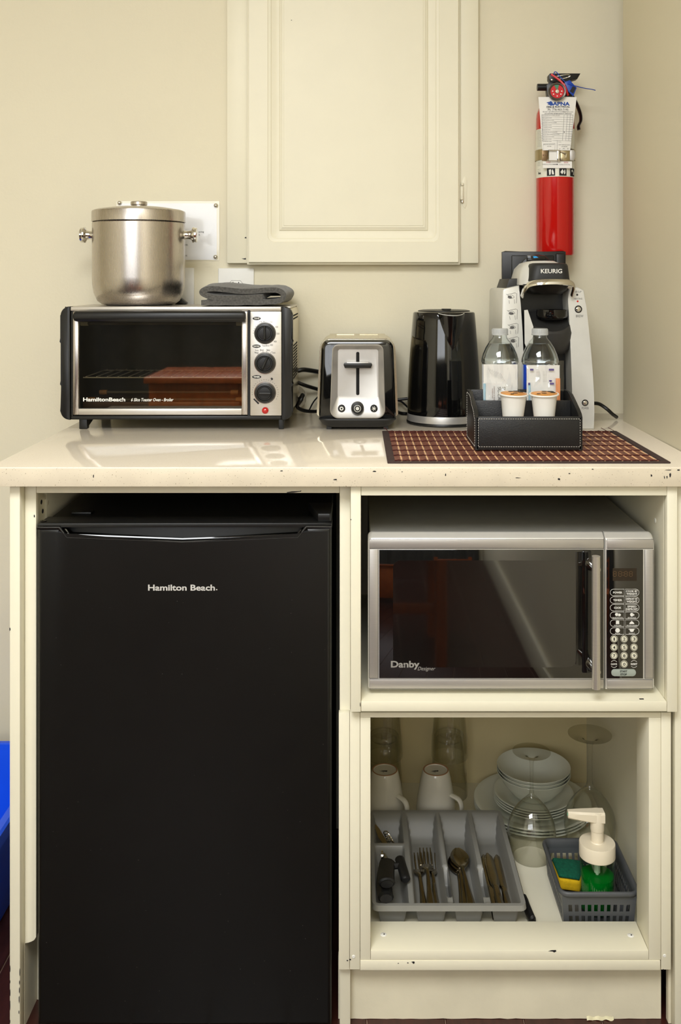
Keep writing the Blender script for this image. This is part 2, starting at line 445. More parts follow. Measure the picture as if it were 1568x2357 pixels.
# ------------------------------------------------------------------ microwave cabinet box
mc = thing('microwave_cabinet', 'cream painted open cabinet box holding the microwave', 'cabinet', (.26, .3, .53))
YM = .012
zs1, zs0 = Z(1615, YM), Z(1638, YM)
xm0, xm1 = X(831, YM), X(1536, YM)
ob('stile', bx(X(807, YM), xm0, YM, .03, zs0-.001, .9028, b=BV), M_paint, mc)
ob('stile', bx(xm1, X(1560, YM), YM, .03, zs0-.001, .9028, b=BV), M_paint, mc)
ob('top_rail', bx(xm0+.0003, xm1-.0003, YM+.0006, .03, Z(1141, YM), .9028, b=.001), M_paint, mc)
ob('shelf', bx(xm0+.0003, xm1-.0003, YM+.0004, .56, zs0, zs1, b=.0012), M_paint, mc)
ob('side_panel', bx(X(807, YM)+.001, xm0, .0305, .56, zs0, .9028), M_paint, mc)
ob('side_panel', bx(xm1, xm1+.012, .0305, .56, zs0, .9028), M_paint, mc)
ob('top_panel', bx(xm0, xm1, .0305, .56, Z(1141, YM)+.002, .9026), M_paint, mc)
ob('back_panel', bx(xm0, xm1, .56, .57, zs0, .9028), M_paint, mc)
chip(mc, blob(808, 1196, 1, 2, seed=5), YM); chip(mc, blob(829.5, 1622, .9, 5, seed=6), YM)
b_ = B(); lathe(b_, [(0, 0), (.004, 0), (.004, .0008), (0, .0008)], (xm1-.0008, .075, Z(1198, .075)), 10, 'X'); ob('screw', b_, M_white, mc)
for (u, v) in ((1473, 1603), ):
    b_ = B(); box(b_, X(u, .03)-.003, X(u, .03)+.004, .02, .023, zs1, zs1+.0006); ob('paint_chip', b_, M_chip, mc)

# ------------------------------------------------------------------ lower cabinet
lc = thing('lower_cabinet', 'cream painted open base cabinet with dishes and cutlery inside', 'cabinet', (.26, .3, 0))
YL = .03
zt, zb = Z(1640, YL)-.0005, Z(2232, YL)
ztop = Z(1652, YL); zbr = Z(2210, YL); zsh = Z(2188, YL)
ob('stile', bx(X(780, YL), X(805, YL)-.0003, YL, .0415, zb, zt, b=.0006), M_paint, lc)
ob('stile', bx(X(805, YL)+.0003, X(829, YL)-.0003, YL+.0004, .048, zb, zt, b=.0006), M_paint, lc)
ob('stile', bx(X(829, YL)+.0003, X(853, YL), YL+.0002, .10, zbr+.0003, ztop, b=.0006), M_paint, lc)
ob('stile', bx(X(1494, YL), X(1522, YL)-.0003, YL+.0002, .10, zbr+.0003, ztop, b=.0006), M_paint, lc)
ob('stile', bx(X(1522, YL)+.0003, X(1545, YL), YL, .048, zb, zt, b=.0006), M_paint, lc)
ob('top_rail', bx(X(829, YL)+.0003, X(1522, YL)-.0003, YL, .10, ztop+.0003, zt, b=.0006), M_paint, lc)
ob('bottom_rail', bx(X(829, YL)+.0003, X(1520, YL), YL-.0008, .048, zb-.0005, zbr-.0002, b=.0008), M_paint, lc)
ZF = .117
ob('front_ledge', bx(X(853, YL)+.0004, X(1494, YL)-.0004, YL, .104, zbr+.0003, zsh, b=.0008), M_paint, lc)
ob('center_panel', bx(X(782, .042), X(807, .042)-.0002, .0425, .63, 0, .9028, b=.001), M_paint, lc)
XLI, XRI = X(807, .042)+.0005, .512
ob('bottom_panel', bx(XLI, XRI, .104, .61, ZF-.016, ZF), M_paint, lc)
ob('side_panel', bx(XRI, XRI+.003, .10, .61, .0, zt), M_paint, lc)
ob('top_panel', bx(XLI, XRI, .10, .61, .5295, .5345), M_paint, lc)
ob('back_panel', bx(XLI, XRI, .605, .612, ZF, .529), mat('yellower_board', (222, 206, 158), .6, var=.05), lc)  # back board toned yellower than the cabinet paint
bm = B(); zk = zb-.0005; xk0, xk1 = X(779, .06), X(1522, .06)
n = 40; pts = [(xk1, zk), (xk0, zk)]+[(xk0+(xk1-xk0)*i/n, random.uniform(.0, .0012)) for i in range(n+1)]
prism(bm, pts, 'Y', .06, .075)
ob('toe_kick', bm, M_worn, lc)
chip(lc, [(947, 2214), (954, 2213), (955, 2217), (951, 2219), (950, 2216)], YL-.0008); chip(lc, blob(939, 2216.5, 2, 1, seed=2), YL-.0008); chip(lc, blob(917, 2217.5, 1.6, 1, seed=3), YL-.0008)
chip(lc, [(1262, 2189.6), (1270, 2187.8), (1280, 2187.2), (1281, 2190), (1276, 2192.5), (1272, 2190)], YL); chip(lc, blob(800, 2211, 2, 1.5, seed=3), YL); chip(lc, blob(806, 2209, 2, 1.5, seed=4), YL)
chip(lc, blob(1527, 2232, 2, 1.5, seed=1), YL)
for (u, v) in ((883, 2151), (1452, 2153)):
    y = (CAM_Z-zsh)*FPX/(v-VPV)-CAM_D; b_ = B(); lathe(b_, [(0, 0), (.0055, 0), (.0045, .0008), (0, .0012)], (X(u, y), y, zsh), 12); o = ob('screw_head', b_, M_white, lc)
    b_ = B(); lathe(b_, [(0, .0011), (.0012, .0011), (.0012, .0016), (0, .0016)], (X(u, y)+.001, y-.001, zsh), 8); ob('screw_slot', b_, M_chip, o)
for (u, v) in ((814, 2202), (1530, 2200)):
    b_ = B(); lathe(b_, [(0, 0), (.0022, 0), (.003, .0008), (0, .0008)], PX(u, v, YL)-Vector((0, .0008, 0)), 10, 'Y'); ob('screw_head', b_, M_white, lc)
b_ = B(); sheet(b_, lambda s, t: (X(1352+s*62, .055), .0597-.0045*t*(.25+.75*abs(math.sin(s*8+1))), .0045-.004*t+.001*math.sin(s*19)), 14, 4, .0005); ob('peeling_paint', b_, mat('peeling_paint_yellow', (230, 222, 184), .6, var=.2, vscale=60), lc)
# filler at the right wall
ft = thing('filler_panel', 'narrow cream filler panel between the cabinets and right wall', 'panel', (.545, .05, 0))
ob('panel', bx(X(1554, .03), XR-.001, .03, .05, 0, .9028, b=.001), M_paint, ft)
ob('recess_strip', bx(X(1545, .03)+.002, X(1554, .03), .05, .062, 0, .9028), M_worn, ft)

# ------------------------------------------------------------------ upper wall cabinet
uc = thing('wall_cabinet', 'cream wall cabinet with a raised panel door above the counter', 'cabinet', (0, .62, 1.27))
YU, YD = .630, .612
zu = Z(606, YU); ZU2 = 2.15
ob('stile', bx(X(522, YU), X(575, YU), YU, YW-.0005, zu, ZU2, b=.002), M_paint, uc)
ob('stile', bx(X(1050, YU), X(1102, YU), YU, YW-.0005, zu, ZU2, b=.002), M_paint, uc)
ob('bottom_rail', bx(X(575, YU), X(1050, YU), YU+.0005, YW-.0005, zu, zu+.045), M_paint, uc)
ob('top_rail', bx(X(575, YU), X(1050, YU), YU+.0005, YW-.0005, ZU2-.05, ZU2), M_paint, uc)
bm = B()
x0, x1, z0, z1 = X(568, YD), X(1060, YD), Z(609, YD), ZU2-.03
def ring(ix, iz, r, y, n=6): return [Vector((p[0], y, p[1])) for p in rrect(x0+ix, x1-ix, z0+iz, z1-iz, r, n)]
k = K(YD); g = 48*k
rings = [ring(0, 0, .0008, YU-.0008), ring(0, 0, .0012, YD+.009), ring(.0012, .0012, .0012, YD+.008), ring(.0035, .0045, .0012, YD+.0075), ring(.004, .005, .0012, YD+.001), ring(.005, .006, .0012, YD)]
for d, r, y in ((0, 15, 0), (1.2, 15, .0012), (7, 14, .0022), (9, 13, .0040), (18, 9, .0066), (23, 6, .0074), (26, 1, .0074), (28, .8, .0050), (30, .8, .0046), (34, .8, .0022), (37, .8, .0022), (38, .8, .0012)):
    rings.append(ring(g+d*k, 52*k+d*k, r*k, YD+y))
loft(bm, rings)
door = ob('door', bm, M_paint, uc, angle=25)
hz = thing  # (hinge is a part of the cabinet)
b_ = B(); yh = YU-.0012
pprism(b_, [(1060, 425), (1066, 412), (1071, 405), (1075, 414), (1075, 470), (1071, 480), (1066, 474), (1060, 464)], yh, YU, .0004); hg = ob('hinge', b_, M_paint, uc)
b_ = B(); lathe(b_, [(0, 0), (.0035, 0), (.0042, .002), (.0042, .028), (.0035, .030), (0, .030)], (X(1063, yh), yh-.003, Z(460, yh)), 14); ob('hinge_barrel', b_, M_paint, hg)
b_ = B(); lathe(b_, [(0, 0), (.003, 0), (.0035, .004), (.002, .007), (0, .007)], (X(1064, yh), yh-.003, Z(467, yh)), 12); ob('hinge_pin', b_, M_chrome, hg)
b_ = B(); lathe(b_, [(0, 0), (.003, 0), (.0035, .004), (.002, .006), (0, .006)], (X(1064, yh), yh-.003, Z(427, yh)), 12); ob('hinge_pin', b_, M_paint, hg)
chip(uc, [(564, 546), (567, 545), (567.5, 549), (563, 548)], YU); chip(uc, [(556, 594.5), (562, 595), (566, 593.5), (566, 598), (560, 596.5)], YU); chip(uc, blob(671, 46.5, 2, .8, seed=4), YD+.0012)

# ------------------------------------------------------------------ behind the camera (light panel and window added, the rest seen as reflections)
cl = thing('added_ceiling_panel', 'added square ceiling panel giving overhead light, unseen', 'lamp', (-.35, -1.75, 2.5))  # unseen fixture, made up to carry the overhead light
ob('frame', bx(-.92, .22, -2.32, -1.18, 2.455, 2.4998, b=.004), M_white, cl)
ob('diffuser', bx(-.90, .20, -2.30, -1.20, 2.4475, 2.4552), mat('added_panel_glow', (255, 250, 240), .5, emit=1.2, emitcol=(255, 240, 215), var=.01), cl)  # glowing face of the added ceiling panel
wf = B(); xw0, xw1, zw0, zw1 = -2.0, .1, 1.28, 2.42
for a in ((xw0, xw1, zw0, zw0+.05), (xw0, xw1, zw1-.05, zw1), (xw0, xw0+.05, zw0, zw1), (xw1-.05, xw1, zw0, zw1), ((xw0+xw1)/2-.02, (xw0+xw1)/2+.02, zw0, zw1)):
    box(wf, a[0], a[1], YB, YB+.05, a[2], a[3], .003)
w1 = struct('added_window_1', wf, M_white)  # unseen window, made up to carry the frontal fill
b_ = B(); box(b_, xw0+.05, xw1-.05, YB+.004, YB+.01, zw0+.05, zw1-.05)
ob('pane', b_, mat('added_pane_glow', (235, 240, 245), .1, emit=.8, emitcol=(235, 240, 250), var=.02), w1)  # glow added to the made-up window for frontal light
bm = B()
def curt(s, t): return (-2.25+2.75*s, YB+.10+.035*math.sin(s*60)+.01*math.sin(s*23+2), .04+1.2*t)
sheet(bm, curt, 160, 4, .004)
tag(ob('curtain', bm, M_curtain), 'dark grey pleated curtain below the added window on the wall facing the counter', 'curtain')
dk = thing('desk', 'orange brown wooden desk standing before the dark curtain', 'desk', (-.8, -2.75, 0))
ob('top', bx(-1.05, -.52, -3.05, -2.45, .735, .765, b=.004), M_wood, dk)
for xx in (-1.03, -.58):
    for yy in (-3.03, -2.52): ob('leg', bx(xx, xx+.045, yy, yy+.045, 0, .735, b=.003), M_wood, dk)
ob('front_panel', bx(-.985, -.58, -2.50, -2.48, .12, .735, b=.002), M_wood, dk)
ch = thing('wooden_chair', 'orange brown wooden chair on the dark plank floor facing the counter', 'chair', (.1, -1.55, 0))
ob('seat', bx(-.10, .30, -1.78, -1.38, .43, .455, b=.008), M_wood, ch)
for xx in (-.08, .245):
    b_ = B(); prism(b_, [(-1.42, 0), (-1.385, 0), (-1.40, .43), (-1.445, .43)], 'X', xx, xx+.035, .003); ob('leg', b_, M_wood, ch)
    b_ = B(); prism(b_, [(-1.79, 0), (-1.755, 0), (-1.755, .45), (-1.80, .88), (-1.83, .88), (-1.79, .45)], 'X', xx, xx+.035, .003); ob('leg', b_, M_wood, ch)
ob('stretcher', bx(-.05, .25, -1.42, -1.40, .20, .23, b=.003), M_wood, ch)
for zz in (.60, .74, .85): ob('back_slat', bx(-.045, .245, -1.825, -1.80, zz-.03, zz, b=.004), M_wood, ch)

# ================================================================== MINI FRIDGE
fr = thing('mini_fridge', 'black compact mini fridge standing in the open cabinet bay', 'fridge', (-.285, .28, 0))
YF = .03
fx0, fx1 = X(86, YF), X(763, YF)
ob('body', bx(fx0+.003, fx1-.003, .088, .55, .018, .8335, b=.004), M_fridge, fr)
ob('gasket', bx(fx0+.008, fx1-.008, .0775, .0885, .05, .828), mat('grey_gasket', (128, 126, 120), .6, var=.05), fr)
# door: a full-height inner layer and a front skin that stops at the V-shaped grip edge
dz0 = .011
ob('door_liner', bx(fx0+.001, fx1-.001, .055, .078, dz0, .8335, b=.004), M_fridge, fr)
lip = [(86, 1216), (137, 1216), (155, 1238), (420, 1249), (686, 1238), (706, 1214), (763, 1214)]
bm = B()
pts = [(fx1, dz0), (fx1, Z(1214, YF)), (X(706, YF), Z(1214, YF)), (X(686, YF), Z(1238, YF)), (X(420, YF), Z(1249, YF)), (X(155, YF), Z(1238, YF)), (X(137, YF), Z(1216, YF)), (fx0, Z(1216, YF)), (fx0, dz0)]
prism(bm, pts, 'Y', YF, .056, .007, 4)
dr = ob('door', bm, M_fridge, fr)
b_ = B(); tube(b_, [PX(u, v-1.5, YF+.003) for u, v in lip], .0032, 8); ob('grip_edge', b_, M_blackgloss, dr)
bm = B()
pprism(bm, [(84, 1219), (84, 1209), (92, 1204), (730, 1204), (764, 1205), (764, 1215), (708, 1215), (703, 1211), (142, 1211), (137, 1219)], YF+.004, .08, .002, 2)
ob('top_cap', bm, M_black, fr)
b_ = B(); tube(b_, [PX(u, v, YF+.012) for u, v in ((146, 1211), (160, 1231), (420, 1241), (684, 1231), (702, 1211))], .0022, 6); ob('grip_liner', b_, M_blackgloss, fr)
bm = B(); prism(bm, [(X(709, .11), .125), (X(766, .11), .125), (X(763, .05), .048), (X(759, .05), .043), (X(733, .05), .043), (X(728, .05), .05)], 'Z', .8362, .850, .002); ob('hinge_cover', bm, M_black, fr)
bm = B(); box(bm, X(170, .12), X(215, .12), .105, .125, .8337, .8375, .001); ob('top_plug', bm, M_black, fr)
b_ = B(); lathe(b_, [(0, 0), (.006, 0), (.005, .0012), (0, .0016)], (X(97, .04), .045, Z(1204, YF+.004)+.0002), 14); ob('hinge_hole_plug', b_, M_blackgloss, fr)
for xx in (fx0+.03, fx1-.05):
    for yy in (.12, .50): ob('foot', bx(xx, xx+.02, yy, yy+.02, 0, .019), M_black, fr)
bm = B(); ptext(bm, 'Hamilton Beach', 418, 1352.5, YF, 14, 154, bold=.025); ptext(bm, '.', 499, 1357, YF, 3, 3)
ob('brand_lettering', bm, mat('silver_print', (214, 212, 206), .4, metal=.2, var=.03), fr, smooth=False)
rnd = random.Random(4); bm = B()
for i in range(70):
    u, v = rnd.uniform(100, 750), rnd.uniform(1290, 2340); s = rnd.uniform(.25, .6)
    pprism(bm, [(u-s, v), (u, v-s), (u+s*1.6, v), (u, v+s)], YF-.0001, YF+.0002)
o = ob('dust_speck', bm, mat('dust', (150, 145, 135), .9, var=.1), fr, smooth=False); o['kind'] = 'stuff'

# ================================================================== MICROWAVE
mw = thing('microwave_oven', 'stainless steel microwave oven with black glass door on the cabinet shelf', 'microwave', (.26, .2, zs1))
YV = .035
vx0, vx1 = X(847, YV), X(1507, YV); vz0, vz1 = Z(1588, YV), Z(1227, YV+.012)
ob('body', bx(vx0+.004, vx1-.004, .052, .40, vz0+.002, vz1-.001, b=.003), mat('grey_coated_metal', (150, 149, 142), .45, metal=.5, bump=.05, bscale=300, var=.05, vscale=30, vstretch=(1, 1, 8)), mw)
# fascia of two shells (door, control panel) with rounded outer corners and a sloped top
def fascia(u0, u1, name, r0, r1):
    bm = B()
    def rg(ins, y, top):
        x0, x1, z0, z1 = X(u0, YV)+ins, X(u1, YV)-ins, Z(1588, YV)+ins, Z(top, YV)-ins
        out = []
        for cx, cz, a, r in ((x1-r1, z1-r1, 0, r1), (x0+r0, z1-r0, 90, r0), (x0+r0*.6, z0+r0*.6, 180, r0*.6), (x1-r1*.6, z0+r1*.6, 270, r1*.6)):
            for i in range(6):
                t = math.radians(a+18*i); out.append(Vector((cx+r*math.cos(t), y, cz+r*math.sin(t))))
        return out
    loft(bm, [rg(0, .053, 1229), rg(0, .047, 1229), rg(.0, YV+.003, 1238), rg(.0008, YV+.0012, 1239.5), rg(.002, YV+.0006, 1241)])
    return ob(name, bm, M_mwshell, mw)
dm = fascia(847, 1391.5, 'door', .008, .0012)
cp = fascia(1394, 1507, 'control_panel', .0012, .008)
def strip(u0, u1, v0, v1, parent, m=M_mwsteel, b=.0008, name='trim_strip', Y0=YV-.0004, Y1=YV+.004):
    b_ = B(); pbox(b_, u0, u1, v0, v1, Y0, Y1, b); o = ob(name, b_, m, parent)
    if name == 'trim_strip':
        b_ = B(); tube(b_, [PX(u, v, Y0+.0006) for u, v in ((u0, v0), (u1, v0), (u1, v1), (u0, v1))], .00045, 4, closed=True); ob('trim_gap', b_, M_dark, o)
    return o
strip(850.5, 1389.5, 1241.5, 1262.5, dm); strip(850.5, 1389.5, 1563.5, 1585, dm); strip(850.5, 870.5, 1265, 1561, dm)
M_mwglass = mat('black_door_glass', (10, 9, 8), .03, spec=1.0, coat=1.0, var=.1, vscale=40)
gl = strip(873, 1389.5, 1265, 1561.5, dm, M_mwglass, .0006, 'door_glass', YV, YV+.004)
b_ = B(); pp = rrect(X(905, YV), X(1326, YV), Z(1536, YV), Z(1290, YV), .012, 5); prism(b_, pp, 'Y', YV-.0002, YV+.001)
ob('window_screen', b_, mat('perforated_screen', (12, 11, 10), .035, spec=1.0, coat=1.0, speck=((22, 21, 19), 900, .55)), gl)
strip(1341, 1362, 1268, 1550, dm, M_blackgloss, .002, 'handle_recess', YV-.002, YV+.003)
hd = B(); yb = YV-.034; tube(hd, [(X(1372.5, yb), yb, Z(1280, yb)), (X(1372.5, yb), yb, Z(1585, yb))], .0068, 18); hn = ob('handle', hd, M_steel, mw)
for v in (1299, 1530):
    b_ = B(); lathe(b_, [(0, 0), (.0115, 0), (.0115, .004), (.008, .010), (.0065, .034), (0, .034)], (0, 0, 0), 20, 'Y')
    bmesh.ops.scale(b_, verts=b_.verts[:], vec=(1, -1, 1)); bmesh.ops.translate(b_, verts=b_.verts[:], vec=(X(1357, YV)+.004, YV, Z(v, YV)+.001))
    ob('handle_mount', b_, M_chrome, hn)
bm = B(); ptext(bm, 'Danby', 933, 1531, YV, 20, 66, bold=.03); ob('brand_lettering', bm, mat('silver_mark', (176, 174, 168), .35, metal=.4, var=.05), dm, smooth=False)
bm = B(); ptext(bm, 'Designer', 982, 1540, YV, 11, 41, shear=.35); ob('model_lettering', bm, MATS['silver_mark'], dm, smooth=False)
# control panel
strip(1398, 1504, 1241.5, 1262.5, cp); strip(1398, 1503, 1564.5, 1585, cp); strip(1485, 1504, 1265.5, 1561.5, cp)
pn = strip(1396.5, 1481, 1265, 1562, cp, M_mwglass, .0006, 'keypad_panel', YV, YV+.004)
b_ = B(); pbox(b_, 1411, 1466, 1308, 1337, YV-.0002, YV+.001); ob('display', b_, mat('display_brown', (44, 34, 24), .15, var=.15, vscale=200), pn)
bm = B()
def seg7(u, v, w, h, Y):
    t = .9
    for a in (-h/2, 0, h/2): pprism(bm, [(u-w/2+1, v+a-t/2), (u+w/2-1, v+a-t/2), (u+w/2-1, v+a+t/2), (u-w/2+1, v+a+t/2)], Y-.0004, Y)
    for sx in (-1, 1):
        for sy in (-1, 1): pprism(bm, [(u+sx*w/2-t/2, v+sy*h/4-h/5), (u+sx*w/2+t/2, v+sy*h/4-h/5), (u+sx*w/2+t/2, v+sy*h/4+h/5), (u+sx*w/2-t/2, v+sy*h/4+h/5)], Y-.0004, Y)
for u in (1415.5, 1428, 1441, 1452.5): seg7(u, 1321, 7, 11, YV)
for v in (1318, 1324): pprism(bm, [(1434, v-.7), (1435.5, v-.7), (1435.5, v+.7), (1434, v+.7)], YV-.0004, YV)
ob('display_digits', bm, mat('digits_brown', (104, 78, 46), .5, var=.1), pn, smooth=False)
def outline(bm, uv, t, Y):
    n = len(uv); cx = sum(p[0] for p in uv)/n; cy = sum(p[1] for p in uv)/n
    pts = [PX(u, v, Y-.0003) for u, v in uv]
    tube(bm, pts, t*K(Y), 4, closed=True)
def cap_shape(u0, u1, v0, v1, left):
    r = (v1-v0)/2; out = []
    if left:
        for i in range(9):
            a = math.radians(90+180*i/8); out.append((u0+r+r*math.cos(a), (v0+v1)/2-r*math.sin(a)))
        out += [(u1, v1), (u1, v0)]
    else:
        for i in range(9):
            a = math.radians(90-180*i/8); out.append((u1-r+r*math.cos(a), (v0+v1)/2-r*math.sin(a)))
        out += [(u0, v1), (u0, v0)]
    return out
rows = [1363.7, 1381.3, 1398.9, 1416.4, 1434.4, 1452.6]
labs = [(('POWER',), ('COOK BY', 'WEIGHT')), (('TIMER',), ('DEFROST BY', 'WEIGHT')), (('COOK',), ('SPEED', 'DEFROST')), (('BAKED POTATO',), ('BEVERAGE',)), (('POPCORN',), ('FROZEN DINNER',)), (('PIZZA',), ('REHEAT',))]
for i, (v, lb) in enumerate(zip(rows, labs)):
    for j in (0, 1):
        bm = B(); u0, u1 = ((1405, 1437), (1440, 1471.5))[j]; uc_ = (u0+u1)/2+(1 if j == 0 else -1)
        outline(bm, cap_shape(u0, u1, v-7.6, v+7.6, j == 0), .45, YV)
        L_ = lb[j]
        if i < 3:
            for q, s in enumerate(L_): ptext(bm, s, uc_, v+(0 if len(L_) == 1 else (-3 if q == 0 else 3)), YV, 4.6, min(4.2*len(s), 27), bold=.03, res=2)
        else:
            ptext(bm, L_[0], uc_, v+5.2, YV, 2.8, min(2.3*len(L_[0]), 24), res=2)
            def disc(u, v_, a, b__, n=10): pprism(bm, [(u+a*math.cos(2*PI*t/n), v_+b__*math.sin(2*PI*t/n)) for t in range(n)], YV-.0004, YV)
            if (i, j) == (3, 0): disc(uc_-2, v-2, 4, 3.6); disc(uc_+4, v-1, 3.6, 3.2)
            elif (i, j) == (3, 1): disc(uc_, v-1.5, 4, 4.2); disc(uc_+4.5, v-1, 1.5, 2)
            elif (i, j) == (4, 0): pprism(bm, [(uc_-4, v+2), (uc_-3.6, v-3), (uc_-4.2, v-5), (uc_, v-6), (uc_+4.2, v-5), (uc_+3.6, v-3), (uc_+4, v+2)], YV-.0004, YV)
            elif (i, j) == (4, 1): pprism(bm, [(uc_-6, v+2), (uc_-4, v-2), (uc_-.8, v-4), (uc_, v-6), (uc_+.8, v-4), (uc_+4, v-2), (uc_+6, v+2)], YV-.0004, YV)
            elif (i, j) == (5, 0): disc(uc_, v-1.5, 5.5, 5)
            else: pprism(bm, [(uc_-8, v-4), (uc_-5, v-5), (uc_+5, v-5), (uc_+8, v-4), (uc_+5, v-3.5), (uc_+4, v+1), (uc_, v+2.2), (uc_-4, v+1), (uc_-5, v-3.5)], YV-.0004, YV)
        ob('key_print', bm, M_printwhite, pn, smooth=False)
M_key = mat('ivory_key', (226, 222, 200), .4, var=.03)
for r_ in range(4):
    for c_ in range(3):
        u, v = (1413.8, 1437, 1459.8)[c_], (1470.6, 1489.8, 1509, 1528.4)[r_]
        s = (('1', '2', '3'), ('4', '5', '6'), ('7', '8', '9'), ('CLOCK', '0', 'RESET'))[r_][c_]
        circ = [(u+8*math.cos(2*PI*t/20), v+8*math.sin(2*PI*t/20)) for t in range(20)]
        bm = B()
        if len(s) == 1:
            outline(bm, circ, .4, YV); lathe(bm, [(0, 0), (6.4*K(YV), 0), (6.2*K(YV), -.0007), (0, -.0008)], PX(u, v, YV), 18, 'Y')
            kk = ob('number_key', bm, M_key, pn)
            b_ = B(); ptext(b_, s, u, v, YV, 7, 5.4 if s != '1' else 2.6, dy=.0011, bold=.01); ob('digit', b_, M_print, kk, smooth=False)
        else:
            a = [PX(*circ[t % 20], YV-.0003) for t in range(12, 19)]; tube(bm, a, .4*K(YV), 4)
            a = [PX(*circ[t % 20], YV-.0003) for t in range(2, 9)]; tube(bm, a, .4*K(YV), 4)
            ptext(bm, s, u, v, YV, 4.2, 15, bold=.03); ob('key_print', bm, M_printwhite, pn, smooth=False)
b_ = B(); prism(b_, rrect(X(1407.5, YV), X(1464, YV), Z(1556, YV), Z(1540, YV), 7*K(YV), 5), 'Y', YV-.0008, YV+.001, .0004); sk = ob('start_key', b_, mat('grey_green_key', (158, 166, 156), .4, var=.03), pn)
b_ = B(); ptext(b_, 'START', 1435.5, 1544.6, YV, 4.6, 17, dy=.0012, bold=.03); ptext(b_, 'STOP', 1435.5, 1551.8, YV, 4.6, 15, dy=.0012, bold=.03); ob('key_lettering', b_, M_print, sk, smooth=False)
for xx in (vx0+.03, vx1-.05):
    for yy in (.08, .34): ob('foot', bx(xx, xx+.022, yy, yy+.022, zs1+.0002, vz0+.003), M_black, mw)

# ================================================================== TOASTER OVEN
YO = .395
to = thing('toaster_oven', 'black and steel toaster oven with glass door and three dials', 'toaster oven', (-.36, .52, ZT))
ox0, ox1 = X(163, YO), X(648, YO); oz0, oz1 = Z(966, YO), Z(706, YO)
def sidecap(u0, u1, left):
    r = .018; x0, x1 = X(u0, YO), X(u1, YO); pts = []
    z0, z1 = oz0, oz1+.0005
    def arc(cx, cz, a0, sgn):
        for i in range(7):
            t = math.radians(a0+sgn*90*i/6); pts.append((cx+r*math.cos(t), cz+r*math.sin(t)))
    if left:
        pts.append((x1, z0)); pts.append((x1, z1)); arc(x0+r, z1-r, 90, 1)
        for v in (778, 786): pts.append((x0+(.0012 if v == 786 else 0), Z(v, YO)))
        for v in (790, 876, 884, 890): pts.append((x0+(.002 if v == 884 else .0008), Z(v, YO)))
        arc(x0+r, z0+r, 180, 1)
    else:
        pts.append((x0, z1)); pts.append((x0, z0)); arc(x1-r, z0+r, -90, 1)
        for v in (890, 884, 878, 794, 786, 780): pts.append((x1-(.002 if v in (884, 786) else .0), Z(v, YO)))
        arc(x1-r, z1-r, 0, 1)
    b_ = B(); prism(b_, pts, 'Y', YO-.004, YO+.018, .0025, 2); return b_
ob('side_cap', sidecap(140, 163, True), M_black, to); ob('side_cap', sidecap(648, 674, False), M_black, to)
# steel outer shell (open front), side walls bulge outwards
bm = B(); YE = .615
for (x0, x1, z0, z1) in ((ox0-.015, ox1+.018, oz1-.004, oz1),):
    box(bm, x0, x1, YO+.017, YE, z0, z1, .0018)
box(bm, ox0, ox1, YO-.003, YO+.018, oz1-.009, oz1, .002)
ob('top_shell', bm, M_steel, to)
bm = B(); x1 = X(674, YO)
loft(bm, [[Vector((xx, y, zz)) for xx, zz in rrect(ox1+.001, x1-.0015, oz0+.003, oz1-.0005, .016, 5)] for y in (YO+.018, YE)])
sp = ob('side_shell', bm, M_cream_metal, to)
bm = B()
loft(bm, [[Vector((xx, y, zz)) for xx, zz in rrect(X(140, YO)+.0015, ox0-.001, oz0+.003, oz1-.0005, .016, 5)] for y in (YO+.018, YE)])
ob('side_shell', bm, M_cream_metal, to)
bm = B(); xs = x1-.0017
for v in (728, 735.5):
    for q in range(7): box(bm, xs, xs+.0006, YO+.03+q*.024, YO+.046+q*.024, Z(v+2, YO)-.0002, Z(v-1.5, YO))
for q in range(12):
    for w_ in range(6): box(bm, xs, xs+.0006, YO+.045+w_*.022, YO+.058+w_*.022, Z(797+q*7, YO)-.0035, Z(797+q*7, YO))
stuff(ob('side_vents', bm, M_dark, to))
# dark cavity
bm = B(); cx0, cx1, cz0, cz1 = X(167, YO), X(571, YO), Z(957, YO), oz1-.010
box(bm, cx0, cx1, YE-.004, YE, cz0, cz1); box(bm, cx0-.002, cx0, YO, YE, cz0, cz1); box(bm, cx1, cx1+.003, YO, YE, oz0+.002, cz1); box(bm, cx0, cx1, YO, YE, cz0-.003, cz0); box(bm, cx0, cx1, YO, YE, cz1, cz1+.003)
ob('oven_cavity', bm, mat('oven_enamel', (60, 58, 52), .4, metal=.3, var=.3, vscale=30), to)
bm = B(); pbox(bm, 163, 648, 957.5, 966, YO-.002, YE-.002, .002); ob('bottom_rail', bm, M_black, to)
# rack
rk = B(); zr = Z(869, YO+.02)
for y in (YO+.02, YO+.185): tube(rk, [(X(185, YO), y, zr), (X(556, YO), y, zr)], .0013, 6)
for i in range(15):
    xx = X(199+i*24.6, YO+.02); tube(rk, [(xx, YO+.017, zr+.002), (xx, YO+.187, zr+.002)], .0011, 6)
ob('rack', rk, M_wire, to)
M_rod = mat('heating_rod', (92, 84, 62), .45, var=.2, vscale=40)
M_insul = mat('ceramic_insulator', (222, 212, 186), .6, var=.08); M_rust = mat('scorched_insulator', (190, 140, 90), .6, var=.25, vscale=80)
for v, yy, u0, u1, mi in ((744, .06, 194, 553, M_insul), (903, .13, 238, 540, M_rust), (920, .05, 210, 552, M_rust)):
    b_ = B(); tube(b_, [PX(u0, v, YO+yy), PX(u1, v, YO+yy)], .0036, 10); rd = ob('heating_element', b_, M_rod, to)
    for u in (u0, u1):
        b_ = B(); c = PX(u, v, YO+yy); lathe(b_, [(0, -.008), (.0052, -.008), (.0056, 0), (.0052, .008), (0, .008)], c, 14, 'X'); ob('insulator', b_, mi, rd)
